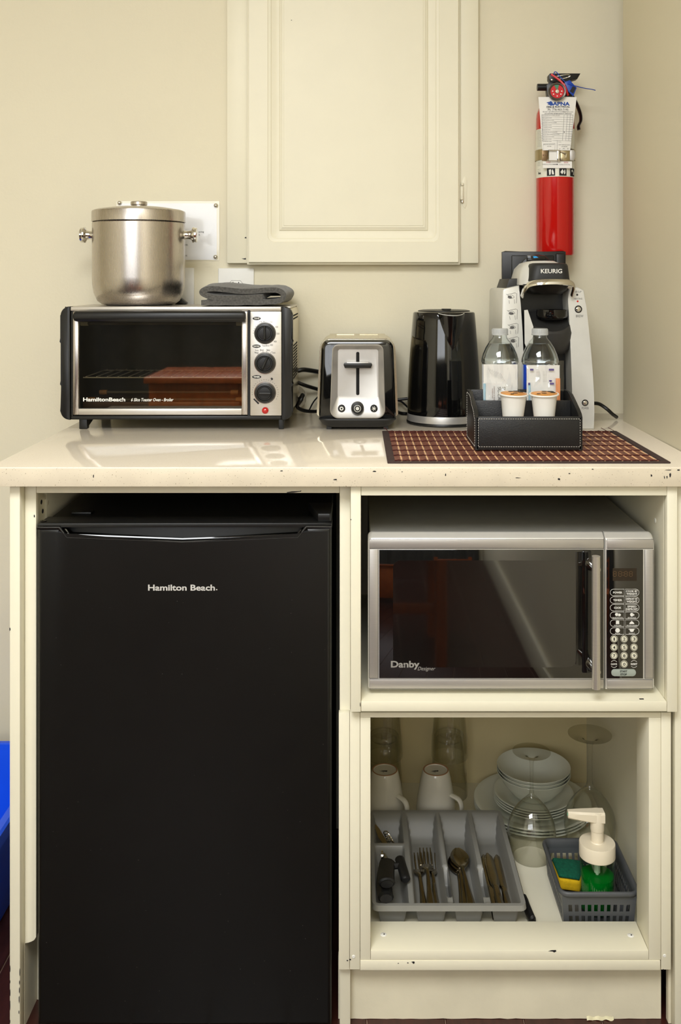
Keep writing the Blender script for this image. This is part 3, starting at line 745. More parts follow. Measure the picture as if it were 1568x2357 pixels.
b_ = B(); pbox(b_, 190, 553, 925, 940, YO+.03, YO+.20, .002); ob('crumb_tray', b_, mat('rusty_tray', (120, 92, 72), .45, metal=.6, var=.35, vscale=25), to)
# door
dr = B(); pbox(dr, 168, 180.5, 717, 955, YO-.006, YO+.004, .0012); od = ob('door_frame_strip', dr, M_steelv, to)
dr = B(); pbox(dr, 556.5, 570, 717, 955, YO-.006, YO+.004, .0012); ob('door_frame_strip', dr, M_steelv, to)
dr = B(); pbox(dr, 180.5, 556.5, 941, 955, YO-.005, YO+.003, .001); ob('door_bottom_strip', dr, M_steel, to)
dr = B(); pbox(dr, 180.5, 556.5, 717, 741, YO-.004, YO+.003, .001); ob('door_top_strip', dr, M_black, to)
dr = B(); pbox(dr, 180, 557, 740, 942, YO-.0025, YO+.0005); dg = ob('door_glass', dr, thin_clear('tinted_oven_glass', (222, 219, 210), 1.5, 3.6, .02, bump=.006), to)
bm = B(); ptext(bm, 'HamiltonBeach', 240, 919.5, YO-.0025, 9, 97, bold=.03, dy=.0006); ptext(bm, '6 Slice Toaster Oven', 336, 920, YO-.0025, 7.5, 68, shear=.3, bold=.015, dy=.0006); ptext(bm, '- Broiler', 386, 920, YO-.0025, 7.5, 27, shear=.3, bold=.015, dy=.0006)
ob('door_lettering', bm, M_printwhite, dg, smooth=False)
bm = B(); yh = YO-.030
loft(bm, [[Vector((x, yh+a, Z(728, yh)+b_)) for a, b_ in rrect(-.009*s, .009*s, -.0105*s, .0105*s, .0075*s, 4)] for x, s in ((X(170, yh), .5), (X(172, yh), .85), (X(177, yh), 1), (X(559, yh), 1), (X(564, yh), .85), (X(566, yh), .5))])
hn = ob('door_handle', bm, M_black, to)
for u in (195, 540):
    b_ = B(); pbox(b_, u-8, u+8, 722, 735, yh, YO-.003, .002); ob('handle_post', b_, M_black, hn)
# control panel
bm = B(); pbox(bm, 576, 648, 717, 957, YO-.006, YO+.006, .0015); cpn = ob('control_panel', bm, M_steel, to)
bm = B(); pbox(bm, 570.3, 576, 714, 958, YO-.003, YO+.004); ob('panel_gap', bm, M_black, to)
YP = YO-.006
def lab_oval(u, v, s, rot=0, w=19, h=8):
    b_ = B(); pprism(b_, [(u+w/2*math.cos(2*PI*t/18), v+h/2*math.sin(2*PI*t/18)) for t in range(18)], YP-.0003, YP); o = ob('label_oval', b_, M_print, cpn, smooth=False)
    b_ = B(); ptext(b_, s, u, v, YP, 3.6, w*.7, dy=.0006, bold=.03); ob('label_lettering', b_, M_printwhite, o, smooth=False)
lab_oval(591, 733, 'TEMP'); lab_oval(590.5, 797, 'FUNCTION'); lab_oval(591, 867.5, 'TIMER', w=21)
bm = B()
for s, u, v, w, r_ in (('Keep Warm', 606, 740.5, 18, .05), ('250', 624, 741, 6.5, 0), ('300', 637, 752.5, 6.5, 0), ('350', 640, 768, 6.5, 0), ('400', 633.5, 786, 6.5, 0), ('450', 625, 794, 6.5, .1), ('Toast/Broil', 611.5, 795.5, 17, 0),
        ('Keep', 591.5, 806.5, 8, 0), ('Warm', 590.5, 811.5, 9, 0), ('Broil', 603, 805.5, 8, 0), ('Bake', 618, 805.5, 8, 0), ('Toast', 629.5, 811.5, 9, 0)):
    ptext(bm, s, u, v, YP, 4.2, w, rot=r_, res=2)
def dot(u, v, r_=.8): pprism(bm, [(u+r_*math.cos(t*PI/3), v+r_*math.sin(t*PI/3)) for t in range(6)], YP-.0003, YP)
for i in range(8):
    a = math.radians(180-12*i); dot(610.2+27*math.cos(a), 767-27*math.sin(a))
for a in (128, 100, 82, 62): dot(610.4+27*math.cos(math.radians(a)), 835.7-27*math.sin(math.radians(a)))
for i in range(22):
    a = math.radians(188-10.3*i); dot(610.4+30*math.cos(a), 904-30*math.sin(a), .7)
pprism(bm, [(622, 871), (626, 869), (629, 872), (627, 875), (623, 874.5), (625, 872.5)], YP-.0003, YP)
pprism(bm, [(583, 919), (585.5, 917), (597, 928), (594.5, 931)], YP-.0003, YP)
stuff(ob('dial_print', bm, M_print, cpn, smooth=False))
for v, ang in ((767, 90), (835.7, 66), (904, 0)):
    c = PX(610.3, v, YP); k = K(YP)
    b_ = B(); lathe(b_, [(0, 0), (24*k, 0), (24*k, -.003), (22.5*k, -.0075), (18*k, -.0085), (16.5*k, -.007), (14.5*k, -.007), (13.5*k, -.0085), (0, -.0095)], c, 36, 'Y'); kb = ob('knob', b_, M_black, cpn)
    b_ = B(); a = math.radians(ang); d = Vector((math.cos(a), 0, math.sin(a)))
    tube(b_, [c+d*(-14*k)+Vector((0, -.008, 0)), c+d*(-11*k)+Vector((0, -.013, 0)), c+d*(13*k)+Vector((0, -.014, 0)), c+d*(16*k)+Vector((0, -.009, 0))], .0022, 8); ob('grip_ridge', b_, M_blackmatte, kb)
    b_ = B(); lathe(b_, [(25.2*k, 0), (25.2*k, -.0008), (23.9*k, -.0008), (23.9*k, 0)], c, 36, 'Y', closed=True); ob('knob_ring', b_, M_chrome, cpn)
b_ = B(); k = K(YP); lathe(b_, [(0, 0), (8*k, 0), (7.6*k, -.003), (5*k, -.0055), (0, -.0068)], PX(610.8, 944.6, YP), 20, 'Y'); ob('indicator_light', b_, mat('red_lens', (188, 12, 16), .08, coat=1, var=.1, vscale=200), cpn)
for u0, u1, n_ in ((178, 197, 'foot'), (640, 652.5, 'foot')):
    b_ = B(); box(b_, X(u0, YO), X(u1, YO), YO+.012, YO+.028, ZT+.0002, oz0+.001, .0015); ob(n_, b_, M_black, to)
    b_ = B(); box(b_, X(u0, YO), X(u1, YO), YE-.04, YE-.02, ZT+.0002, oz0+.001, .0015); ob(n_, b_, M_black, to)
    b_ = B(); prism(b_, [(YO+.02, oz0), (YO+.022, oz0-.016), (YO+.03, oz0-.016), (YO+.085, oz0-.002), (YE-.02, oz0-.002), (YE-.02, oz0)], 'X', X(u0, YO)+.004, X(u1, YO)-.001); ob('foot_runner', b_, M_black, to)
b_ = B(); lathe(b_, [(0, 0), (.0052, 0), (.0048, -.004), (.003, -.0058), (0, -.0062)], (X(140, YO)+.0005, YO+.03, Z(924, YO)), 14, 'X'); ob('side_knob', b_, M_black, to)
bm = B(); yc = .57
tube(bm, catmull([(ox1+.012, .60, Z(930, .6)), PX(668, 935, .61), PX(690, 918, .612), PX(698, 905, .60), PX(694, 920, .585), PX(684, 935, .59), PX(700, 945, .60), PX(728, 947, .62), PX(742, 941, .636)], 6), .0042, 8); ob('cord', bm, M_black, to)
bm = B(); tube(bm, catmull([PX(684, 854, .61), PX(700, 851, .615), PX(728, 855, .63), PX(745, 858, .638)], 6), .0052, 8); ob('cord', bm, M_black, to)
bm = B(); tube(bm, catmull([PX(684, 880, .61), PX(705, 888, .615), PX(728, 895, .63), PX(745, 900, .638)], 6), .0042, 8); ob('cord', bm, M_black, to)
bm = B(); tube(bm, catmull([PX(712, 944, .625), PX(722, 925, .625), PX(735, 910, .632)], 6), .0018, 6); ob('cord_tie', bm, M_black, to)
bm = B(); sheet(bm, lambda s, t: PX(682+22*math.sin(s*PI*.9), 930-42*s+14*t, .585+.01*t), 10, 4, .001); ob('cord_bag', bm, mat('clear_wrap_grey', (196, 190, 172), .15, spec=.6, var=.2, vscale=80), to)

# ================================================================== STEEL ICE BUCKET on the oven
zo = oz1
YK = .524; k = K(YK); pc = Vector((X(320, YK), YK, zo))
ib = thing('steel_ice_bucket', 'brushed steel lidded ice bucket standing on the toaster oven', 'ice bucket', pc)
zz = lambda v: Z(v, YK)-zo
bm = B(); lathe(bm, [(0, .0006), (72*k, .0006), (82*k, .0025), (93*k, .010), (101*k, .026), (104.5*k, .046), (105*k, .06), (105*k, zz(515)), (103.5*k, zz(513)), (0, zz(513))], pc, 64); ob('body', bm, M_steelv, ib)
bm = B(); lathe(bm, [(0, zz(512)), (104*k, zz(512)), (106*k, zz(511.5)), (106*k, zz(490)), (105*k, zz(487)), (98*k, zz(484)), (60*k, zz(478)), (18*k, zz(475.5)), (0, zz(475))], pc, 64); ld = ob('lid', bm, M_steelv, ib)
bm = B(); lathe(bm, [(0, zz(477)), (17*k, zz(477)), (16.5*k, zz(473.5)), (19*k, zz(472)), (19*k, zz(465.5)), (17.5*k, zz(464)), (0, zz(463.5))], pc, 32); ob('lid_knob', bm, M_steelv, ld)
for s in (-1, 1):
    prof = [(0, 100*k), (13*k, 100*k), (10*k, 106*k), (9.5*k, 114*k), (11*k, 120*k), (15*k, 123*k), (18*k, 124*k), (18.5*k, 127*k), (17*k, 129*k), (17*k, 133*k), (15*k, 134.5*k), (0, 134.5*k)]
    bm = B(); lathe(bm, [(r, s*h) for r, h in prof], pc+Vector((0, 0, zz(541))), 32, 'X'); ob('side_knob', bm, M_chrome, ib)

# ================================================================== FOLDED TOWEL on the oven
YT0, YT1 = .425, .60
spine = [(604, 684), (540, 686), (492, 684.5), (472, 679), (464.5, 672), (474, 666), (505, 666), (550, 670.5), (600, 670), (634, 667.5), (650, 674), (652, 684), (641, 693), (590, 696.2), (520, 697), (463, 697)]
sp2 = catmull([(u, v, 0) for u, v in spine], 6)
bm = B(); n = len(sp2); ny = 14; thk = .0108
def off(i):
    a = sp2[max(0, i-1)]; b_ = sp2[min(n-1, i+1)]; d = (b_-a); d.normalize(); return Vector((-d.y, d.x))
rings = []
for j in range(ny+1):
    y = YT0+(YT1-YT0)*j/ny; ring_ = []
    lean = .012*math.sin(j/ny*PI*.9)
    for side in (1, -1):
        rng = range(n) if side == 1 else range(n-1, -1, -1)
        for i in rng:
            p = sp2[i].copy(); o = off(i)*side*thk*.5
            if i < 22:                                   # the tucked-in layer fills the fold towards the back
                p.x += 38*j/ny*max(0, 1-i/10); p.y -= 5.5*min(1, j/5)*(1 if i < 14 else (22-i)/8)
            h = max(0, (700-p.y)/40)
            nz = noise.noise(Vector((p.x*.03, p.y*.08, j*.5)))*.0018
            ring_.append(Vector((X(p.x, YT0)+o.x+h*.010*j/ny, y+.004*noise.noise(Vector((p.x*.02, p.y*.05, 3)))*(1 if j in (0, ny) else 0), max(zo+.0004, Z(p.y, YT0)-o.y+nz+h*lean*.9*(1.2-abs(p.x-540)/140)))))
    rings.append(ring_)
loft(bm, rings)
tw = ob('folded_towel', bm, M_cloth, angle=60); tag(tw, 'folded dark grey terry towel lying on the toaster oven', 'towel')
bmx = B(); c0 = PX(418, 694, .615)
prism(bmx, [(c0.x-.012, zo+.0002), (c0.x+.013, zo+.0002), (c0.x+.014, zo+.004), (c0.x, zo+.015), (c0.x-.008, zo+.006)], 'Y', .596, .618, .002)
tag(ob('power_plug', bmx, M_black), 'small black plug lying behind the steel ice bucket', 'plug')

# ================================================================== TOASTER
YS = .388; k = K(YS)
ts = thing('toaster', 'two slice toaster with black ends and a brushed steel front', 'toaster', (X(823, YS), .50, ZT))
xc = X(823, YS); zt_ = Z(782, YS)
def tring(y, hw_b, hw_t, ztop, r, zbot, rb=.006):
    """toaster outline: tapering sides, rounded top corners"""
    out = []
    for cx, cz, a, rr in ((hw_t-r, ztop-r, 0, r), (-hw_t+r, ztop-r, 90, r), (-hw_b+rb, zbot+rb, 180, rb), (hw_b-rb, zbot+rb, 270, rb)):
        for i in range(7):
            t = math.radians(a+15*i); out.append(Vector((xc+cx+rr*math.cos(t), y, cz+rr*math.sin(t))))
    return out
zb0 = Z(966, YS)
bm = B(); loft(bm, [tring(YS+.0145, 85*k, 77*k, zt_-.010, .014, zb0+.003), tring(YS+.016, 87*k, 80*k, zt_-.006, .016, zb0), tring(YS+.022, 89*k, 83*k, zt_-.002, .018, zb0), tring(YS+.034, 90.5*k, 85*k, zt_, .020, zb0), tring(YS+.052, 91*k, 86*k, zt_, .020, zb0)])
ob('end_cap', bm, M_blackgloss, ts)
bm = B(); loft(bm, [tring(.622-y, h, t_, z, .020, zb0) for y, h, t_, z in ((.0, 84*k, 76*k, zt_-.012), (.008, 89*k, 83*k, zt_-.002), (.03, 91*k, 86*k, zt_))])
ob('end_cap', bm, M_blackgloss, ts)
bm = B(); loft(bm, [tring(y, 96*k, 90*k, zt_, .024, zb0) for y in (YS+.0525, .5915)]); ob('steel_wrap', bm, M_cream_metal, ts)
# base
bm = B()
loft(bm, [[Vector((xc+px, (YS+.632)/2-.001+py, z)) for px, py in rrect(-hx, hx, -hy, hy, .02, 5)] for z, hx, hy in ((ZT+.0055, 72*k, .108), (ZT+.010, 80*k, .116), (zb0-.001, 90*k, .1215), (zb0+.001, 89*k, .1205))])
ob('base', bm, M_blackmatte, ts)
for sx in (-1, 1):
    for y in (YS+.025, .605): ob('foot', bx(xc+sx*66*k-.005, xc+sx*66*k+.005, y-.006, y+.006, ZT+.0002, ZT+.0075), M_blackmatte, ts)
# top plate with two bread slots
bm = B(); zp = zt_+.0012; ty0, ty1 = YS+.03, .602
xs_ = [-66, -50, -8, 5, 48, 66]; 
for i in range(5):
    if i in (1, 3): continue
    box(bm, xc+xs_[i]*.00092, xc+xs_[i+1]*.00092, ty0, ty1, zp-.004, zp, .0)
for a, b_ in ((1, 2), (3, 4)):
    box(bm, xc+xs_[a]*.00092, xc+xs_[b_]*.00092, ty0, ty0+.028, zp-.004, zp); box(bm, xc+xs_[a]*.00092, xc+xs_[b_]*.00092, ty1-.028, ty1, zp-.004, zp)
ob('top_plate', bm, M_cream_metal, ts)
for a, b_ in ((1, 2), (3, 4)):
    ob('bread_slot', bx(xc+xs_[a]*.00092, xc+xs_[b_]*.00092, ty0+.028, ty1-.028, zp-.0045, zp-.0025), M_dark, ts)
# dished steel front plate
def plate(u0t, u1t, u0b, u1b, v0, v1, rt, rb, y, yb=None):
    yb = y if yb is None else yb; out = []
    for (cu, cv, a, r) in ((u1t-rt, v0+rt, 0, rt), (u0t+rt, v0+rt, 90, rt), (u0b+rb, v1-rb, 180, rb), (u1b-rb, v1-rb, 270, rb)):
        for i in range(7):
            t = math.radians(a+15*i); u, v = cu+r*math.cos(t), cv-r*math.sin(t)
            s = (v-v0)/(v1-v0); yy = y+(yb-y)*s
            out.append(Vector((X(u, YS), yy, Z(v, YS))))
    return out
bm = B()
loft(bm, [plate(765, 883, 760, 887, 793, 963, 14, 20, YS+.018), plate(765, 883, 760, 887, 793, 963, 14, 20, YS-.001), plate(766.5, 881.5, 761.5, 885.5, 794.5, 961.5, 13, 19, YS-.002), plate(768, 880, 763.5, 883.5, 797, 960, 12, 18, YS-.0005),
          plate(778, 871, 777, 872, 805, 917, 5, 5, YS+.0125)], cap0=False)
fp = ob('front_plate', bm, M_steelflat, ts, angle=30)
ys = YS+.0125
b_ = B(); prism(b_, rrect(X(820, YS), X(827.5, YS), Z(911, YS), Z(811, YS), .0028, 4), 'Y', ys-.0006, ys+.001); ob('lever_slot', b_, M_dark, fp)
b_ = B(); pprism(b_, [(793, 836), (855, 836), (857, 840), (854, 847.5), (794, 847.5), (791, 840)], YS-.012, YS+.004, .0015); lv = ob('lever', b_, M_black, ts)
b_ = B(); pbox(b_, 798, 849, 834, 838, YS-.010, YS+.012, .001); ob('lever_top', b_, M_steelflat, lv)
yk = YS+.004
def knob(u, v, r, d, m, name, parent):
    b_ = B(); lathe(b_, [(0, .004), (r*k, .004), (r*k, -d*.5), (r*.88*k, -d*.9), (r*.6*k, -d), (0, -d)], PX(u, v, yk), 28, 'Y'); return ob(name, b_, m, parent)
kn = knob(823, 939, 15, .010, M_black, 'shade_knob', ts)
b_ = B(); lathe(b_, [(8*k, 0), (8*k, -.0006), (6.8*k, -.0006), (6.8*k, 0)], PX(823, 939, yk)-Vector((0, .010, 0)), 24, 'Y', closed=True); lathe(b_, [(0, 0), (4*k, 0), (4*k, -.0006), (0, -.0006)], PX(823, 939, yk)-Vector((0, .010, 0)), 16, 'Y'); ob('knob_mark', b_, M_silver, kn)
bn = knob(786.5, 940, 8.6, .0035, M_black, 'button', ts); b_ = B(); lathe(b_, [(4.5*k, 0), (4.5*k, -.0005), (2.2*k, -.0005), (2.2*k, 0)], PX(786.5, 940, yk)-Vector((0, .0035, 0)), 18, 'Y', closed=True); ob('bagel_mark', b_, M_printwhite, bn)
bn = knob(861, 940, 8.6, .0035, M_black, 'button', ts); b_ = B()
for a in range(3):
    d = Vector((math.cos(a*PI/3+.3), 0, math.sin(a*PI/3+.3)))*5*k; c = PX(861, 940, yk)-Vector((0, .0037, 0)); tube(b_, [c-d, c+d], .0007, 4)
ob('frost_mark', b_, M_printwhite, bn)
bm = B(); tube(bm, catmull([PX(905, 921, .629), PX(925, 919, .63), PX(950, 916, .628), PX(985, 912, .63)], 5), .0033, 8); ob('cord', bm, M_black, ts)
bm = B(); tube(bm, catmull([PX(912, 921, .629), PX(925, 925, .63), PX(940, 938, .63), PX(960, 950, .63)], 5), .0022, 8); ob('cord', bm, M_black, ts)

# ================================================================== KETTLE
YKt = .505; k = K(YKt); kc = Vector((X(1022, YKt), YKt, ZT))
kt = thing('electric_kettle', 'tall glossy black electric kettle with a steel base ring', 'kettle', kc)
z_ = lambda v: Z(v, YKt)-ZT
bm = B(); lathe(bm, [(0, .0003), (83*k, .0003), (86*k, .002), (86*k, .005), (85*k, .0065), (0, .0065)], kc, 56); ob('power_base', bm, M_black, kt)
bm = B(); lathe(bm, [(0, .0066), (84.5*k, .0066), (84.5*k, .020), (84*k, .021), (0, .021)], kc, 56); ob('base_ring', bm, M_steelflat, kt)
bm = B(); prof = [(0, .0212), (84*k, .0212)]
zt1 = .2325
for i in range(1, 15):
    s = i/14; prof.append(((84-13*s**1.6)*k, .0212+(zt1-.0212)*s))
prof += [(69*k, zt1+.0025), (64*k, zt1+.004), (0, zt1+.004)]
lathe(bm, prof, kc, 64); ob('body', bm, M_blackgloss, kt)
bm = B(); lathe(bm, [(0, zt1+.004), (60*k, zt1+.004), (59*k, zt1+.006), (50*k, zt1+.0075), (0, zt1+.0085)], kc, 48); ld = ob('lid', bm, M_black, kt)
b_ = B(); prism(b_, rrect(kc.x-.008, kc.x+.012, kc.y-.045, kc.y-.025, .006, 4), 'Z', ZT+zt1+.0085, ZT+zt1+.0105, .0008); ob('lid_button', b_, M_blackmatte, ld)
# spout: a V-shaped beak swelling from the wall
ang0 = -PI/2+.17; bm = B(); nr, na = 14, 14
def spout(s, t):
    zz = .160+(zt1-.160)*s; R = (84-13*((zz-.0212)/(zt1-.0212))**1.6)*k
    half = .43*s**.75; a = ang0+(t*2-1)*half
    bulge = .016*s**1.2*math.cos((t*2-1)*PI/2)**1.2 if abs(t*2-1) < 1 else 0
    return kc+Vector((math.cos(a)*(R+.0004+bulge), math.sin(a)*(R+.0004+bulge), zz+.0008-.004*math.cos((t*2-1)*PI/2)*s))
sheet(bm, spout, nr, na, .0015); spn = ob('spout', bm, M_blackgloss, kt, angle=60)
b_ = B(); tube(b_, [spout(1, t/16)+Vector((0, 0, .0006)) for t in range(17)], .0007, 6); ob('spout_highlight', b_, M_silver, spn)  # thin silver line along the spout edge, a highlight put in as colour
# handle at the back
b_ = B(); tube(b_, catmull([kc+Vector((0, .06, .21)), kc+Vector((.0, .095, .205)), kc+Vector((0, .10, .15)), kc+Vector((0, .09, .08)), kc+Vector((0, .075, .05))], 6), .011, 10, flat=(1.1, .7)); ob('handle', b_, M_blackmatte, kt)
bm = B(); tube(bm, catmull([(kc.x-.07, .55, ZT+.006), (X(940, .60), .60, ZT+.005), (X(925, .61), .61, ZT+.005), (X(916, .635), .635, ZT+.0048)], 5), .0040, 8); ob('cord', bm, M_black, kt)

# ================================================================== COFFEE MAKER
YC = .405; k = K(YC)
cm = thing('coffee_maker', 'silver and black single cup coffee maker with its lid open', 'coffee maker', (X(1262, YC), .50, ZT))
bm = B(); pprism(bm, [(1309, 664), (1330, 661), (1345, 668), (1350, 705), (1356, 760), (1361, 810), (1365, 860), (1367.5, 905), (1368.5, 950), (1368.5, 988.3), (1319, 988.3), (1316, 860), (1312, 760), (1308, 690)], YC, .60, .003, 3)
rw = ob('side_wing', bm, M_silver, cm)
bm = B(); pprism(bm, [(1157, 670), (1160, 665), (1196, 657), (1199, 700), (1203, 760), (1206, 830), (1209, 988.3), (1150, 988.3), (1152, 900), (1156, 760)], YC, .60, .003, 3)
lw = ob('side_wing', bm, M_silver, cm)
bm = B(); pprism(bm, [(1199, 668), (1309, 668), (1316, 974), (1208, 974)], YC+.055, .60); ob('back_column', bm, M_black, cm)
bm = B(); pprism(bm, [(1208, 975), (1319, 975), (1319, 988.3), (1208, 988.3)], YC-.005, .60, .003); ob('drip_base', bm, M_black, cm)
bm = B(); pprism(bm, [(1163, 668), (1172, 642), (1201, 640), (1203, 668)], YC+.02, .56, .003); ob('shoulder', bm, M_blackmatte, cm)
# open reservoir lid standing upright at the back
YLd = .545
bm = B(); pprism(bm, [(1156, 667), (1156, 580), (1164, 577.5), (1200, 579), (1260, 579), (1296, 577.5), (1303, 579), (1303, 667)], YLd, YLd+.010, .002); ldd = ob('lid', bm, M_black, cm)
b_ = B(); pbox(b_, 1178, 1276, 588, 667, YLd-.002, YLd+.002, .004, 3); ob('lid_recess', b_, M_black, ldd)
b_ = B(); pbox(b_, 1280, 1302, 583, 667, YLd-.006, YLd+.002, .003, 3); ob('lid_rib', b_, M_black, ldd)
# brew head
YH = .372
def hring(u0, u1, y0, y1, r, v, Yr): return [Vector((p[0], p[1], Z(v, Yr))) for p in rrect(X(u0, Yr), X(u1, Yr), y0, y1, r, 6)]
bm = B(); loft(bm, [hring(1216, 1317, YH, .50, .020, 647, YH), hring(1217, 1315.5, YH, .50, .020, 640, YH), hring(1221, 1313, YH+.002, .50, .022, 612, YH), hring(1224, 1311, YH+.005, .50, .022, 607, YH), hring(1230, 1304, YH+.010, .49, .020, 605, YH)])
hdp = ob('brew_head', bm, M_blackmatte, cm)
bm = B(); loft(bm, [hring(1196, 1302, YH+.008, .53, .03, 656, YH+.02), hring(1197, 1302, YH+.008, .53, .03, 640, YH+.02), hring(1203, 1300, YH+.010, .53, .032, 618, YH+.02), hring(1214, 1292, YH+.016, .52, .032, 605, YH+.02), hring(1230, 1280, YH+.024, .51, .022, 600, YH+.02)])
ob('head_shell', bm, M_silver, cm)
bm = B(); ptext(bm, 'KEURIG', 1269.5, 624, YH, 10, 49, bold=.02, dy=.0012); ob('brand_lettering', bm, M_printwhite, hdp, smooth=False)
bm = B(); yb = YH-.004
tube(bm, catmull([PX(1202, 681, YH+.03), PX(1207, 668, YH+.018), PX(1219, 655, YH+.006), PX(1240, 650, yb), PX(1270, 648.5, yb-.002), PX(1300, 649.5, yb), PX(1317, 653, YH+.006), PX(1321, 662, YH+.012), PX(1317, 679, YH+.022)], 6), .0062, 10, flat=(.5, 1.15))
ob('head_band', bm, M_chrome, cm)
bm = B(); loft(bm, [hring(1206, 1316, YH+.004, .46, .02, 654, YH), hring(1216, 1312, YH+.012, .46, .02, 668, YH), hring(1236, 1300, YH+.02, .45, .016, 678, YH)]); ob('brew_nozzle', bm, M_black, cm)
bm = B(); tube(bm, catmull([PX(1196, 640, .50), PX(1199, 618, .50), PX(1212, 600, .50), PX(1230, 592, .50), PX(1250, 594, .50), PX(1262, 603, .50)], 6), .0055, 8); ob('head_handle', bm, M_black, cm)
b_ = B(); pbox(b_, 1214, 1256, 588, 600, .484, .50, .002); hb = ob('handle_tab', b_, M_blackgloss, cm)
b_ = B(); pprism(b_, [(1227, 590), (1234, 589.5), (1240, 593), (1229, 594)], .4835, .485); ob('tab_sticker', b_, mat('cyan_sticker', (40, 160, 230), .4, var=.05), hb)
# pod holder and its bucket
yp = .435; kp = K(yp); cpod = PX(1271, 718, .418); cpod.y = .418
bm = B(); lathe(bm, [(36*kp, .005), (36*kp, -.008), (33*kp, -.012), (27*kp, -.012), (29*kp, .003), (31*kp, .005)], cpod, 36, closed=True); ph = ob('pod_holder', bm, M_blackgloss, cm)
b_ = B(); lathe(b_, [(0, -.016), (24*kp, -.016), (27*kp, -.0125), (0, -.0125)], cpod, 30); ob('pod_floor', b_, M_dark, ph)
bm = B(); cb = PX(1264, 760, yp)
def bring(v, rx, ry, dx=0, dy=0, cut=0):
    out = []
    for i in range(32):
        t = 2*PI*i/32; x = cb.x+dx+rx*kp*math.cos(t); y = cb.y+dy+ry*kp*math.sin(t)
        front = max(0, -math.sin(t)); out.append(Vector((x, y, Z(v, yp)-cut*front*kp)))
    return out
loft(bm, [bring(718, 50, 46, cut=42), bring(719, 54, 52, cut=42), bring(762, 56, 56, cut=4), bring(780, 54, 54), bring(800, 47, 48), bring(812, 36, 36), bring(817, 22, 22)], cap0=True)
ob('pod_bucket', bm, mat('charcoal_plastic', (52, 51, 49), .42, var=.06), cm)
bm = B(); loft(bm, [[PX(u, v, y) for u, v in ((1207, 714), (1215, 713), (1228, 752), (1227, 790), (1214, 806), (1208, 790))] for y in (.388, .43)]); ob('bucket_side', bm, M_silver, cm)
for s, u, v, w, h in (('PLACE CUP', 1327.5, 671.5, 22, 4), ('HEATING', 1331, 687.5, 19, 4), ('BREW', 1334.5, 727.5, 17, 5.5), ('POWER', 1347.5, 939.5, 16, 5)):
    bm = B(); ptext(bm, s, u, v, YC, h, w, res=2); ob('panel_lettering', bm, M_printgrey, rw, smooth=False)
def button(u, v, r, parent, name='button'):
    b_ = B(); lathe(b_, [(r*k, 0), (r*k, -.0012), (r*.82*k, -.002), (r*.72*k, -.001), (r*.72*k, 0)], PX(u, v, YC), 28, 'Y', closed=True); bb = ob(name, b_, M_blackgloss, parent)
    b_ = B(); lathe(b_, [(0, 0), (r*.66*k, 0), (r*.6*k, -.0012), (0, -.0022)], PX(u, v, YC), 24, 'Y'); ob('button_cap', b_, M_chrome, bb)
button(1331.5, 711.5, 8.5, rw); button(1347, 927, 7.5, rw)
for u, v, m in ((1329, 678.5, M_black), (1330, 693.5, M_red)):
    b_ = B(); lathe(b_, [(0, 0), (2.3*k, 0), (2*k, -.0008), (0, -.001)], PX(u, v, YC), 14, 'Y'); ob('indicator', b_, m, rw)
# the pictogram strip on the left wing: line drawings of a hand and a cup
rnd = random.Random(3)
for q, v in enumerate((687, 724, 757, 788)):
    bm = B(); u = 1178+q*1.5
    tube(bm, [PX(u-9, v-9, YC-.0002), PX(u+8, v-13, YC-.0002), PX(u+12, v-11, YC-.0002), PX(u+11, v+11, YC-.0002)], .00035, 4)
    tube(bm, catmull([PX(u-12, v-10, YC-.0002), PX(u-6, v-6, YC-.0002), PX(u, v-8, YC-.0002), PX(u+6, v-3, YC-.0002), PX(u-2, v, YC-.0002), PX(u-9, v-2, YC-.0002)], 4), .00035, 4)
    pprism(bm, blob(u-4+q, v-3, 6, 4, 8, q), YC-.0003, YC)
    tube(bm, [PX(u-6, v+4, YC-.0002), PX(u-5, v+12, YC-.0002)], .0003, 4); tube(bm, [PX(u+6, v+2, YC-.0002), PX(u+7, v+12, YC-.0002)], .0003, 4)
    ob('pictogram', bm, M_printgrey, lw, smooth=False)
bm = B(); tube(bm, catmull([PX(1362, 928, .55), PX(1380, 930, .53), PX(1398, 942, .52), PX(1410, 953, .525), (X(1421, .54), .545, ZT+.006)], 6), .0040, 8); ob('cord', bm, M_black, cm)
b_ = B(); lathe(b_, [(0, 0), (.007, 0), (.007, .004), (0, .005)], (X(1345, .38)-.001, .385, ZT+.031), 16, 'X'); 
b_.free()

# ================================================================== PLACEMAT
mx0, mx1, my0, my1 = .050, .516, .030, .368
mt = thing('placemat', 'brown woven bamboo placemat under the black leatherette caddy', 'placemat', ((mx0+mx1)/2, (my0+my1)/2, ZT))
M_slat = mat('brown_bamboo', (126, 76, 60), .55, var=.3, vscale=30, vstretch=(6, 1, 6), bump=.2, bscale=120)
M_stick = mat('pale_bamboo', (242, 190, 140), .5, var=.15, vscale=40); M_mthread = mat('dark_red_thread', (74, 20, 14), .8, var=.2); M_border = mat('brown_binding', (66, 50, 46), .9, bump=.6, bscale=500, var=.15, vscale=200)
pitch = .01462; n = int((mx1-mx0-.022)/pitch); sx0 = mx0+.012
b_ = B(); box(b_, 0, .0108, my0+.007, my1-.004, ZT+.0006, ZT+.0021, .0005, 1); bmesh.ops.translate(b_, verts=b_.verts[:], vec=-ORI[mt.name]); me_s = finish_mesh('slat', b_, M_slat, True, 40)
b_ = B(); tube(b_, [(.0126, my0+.007, ZT+.0016), (.0126, my1-.004, ZT+.0016)], .0013, 6); bmesh.ops.translate(b_, verts=b_.verts[:], vec=-ORI[mt.name]); me_k = finish_mesh('stick', b_, M_stick, True, 60)
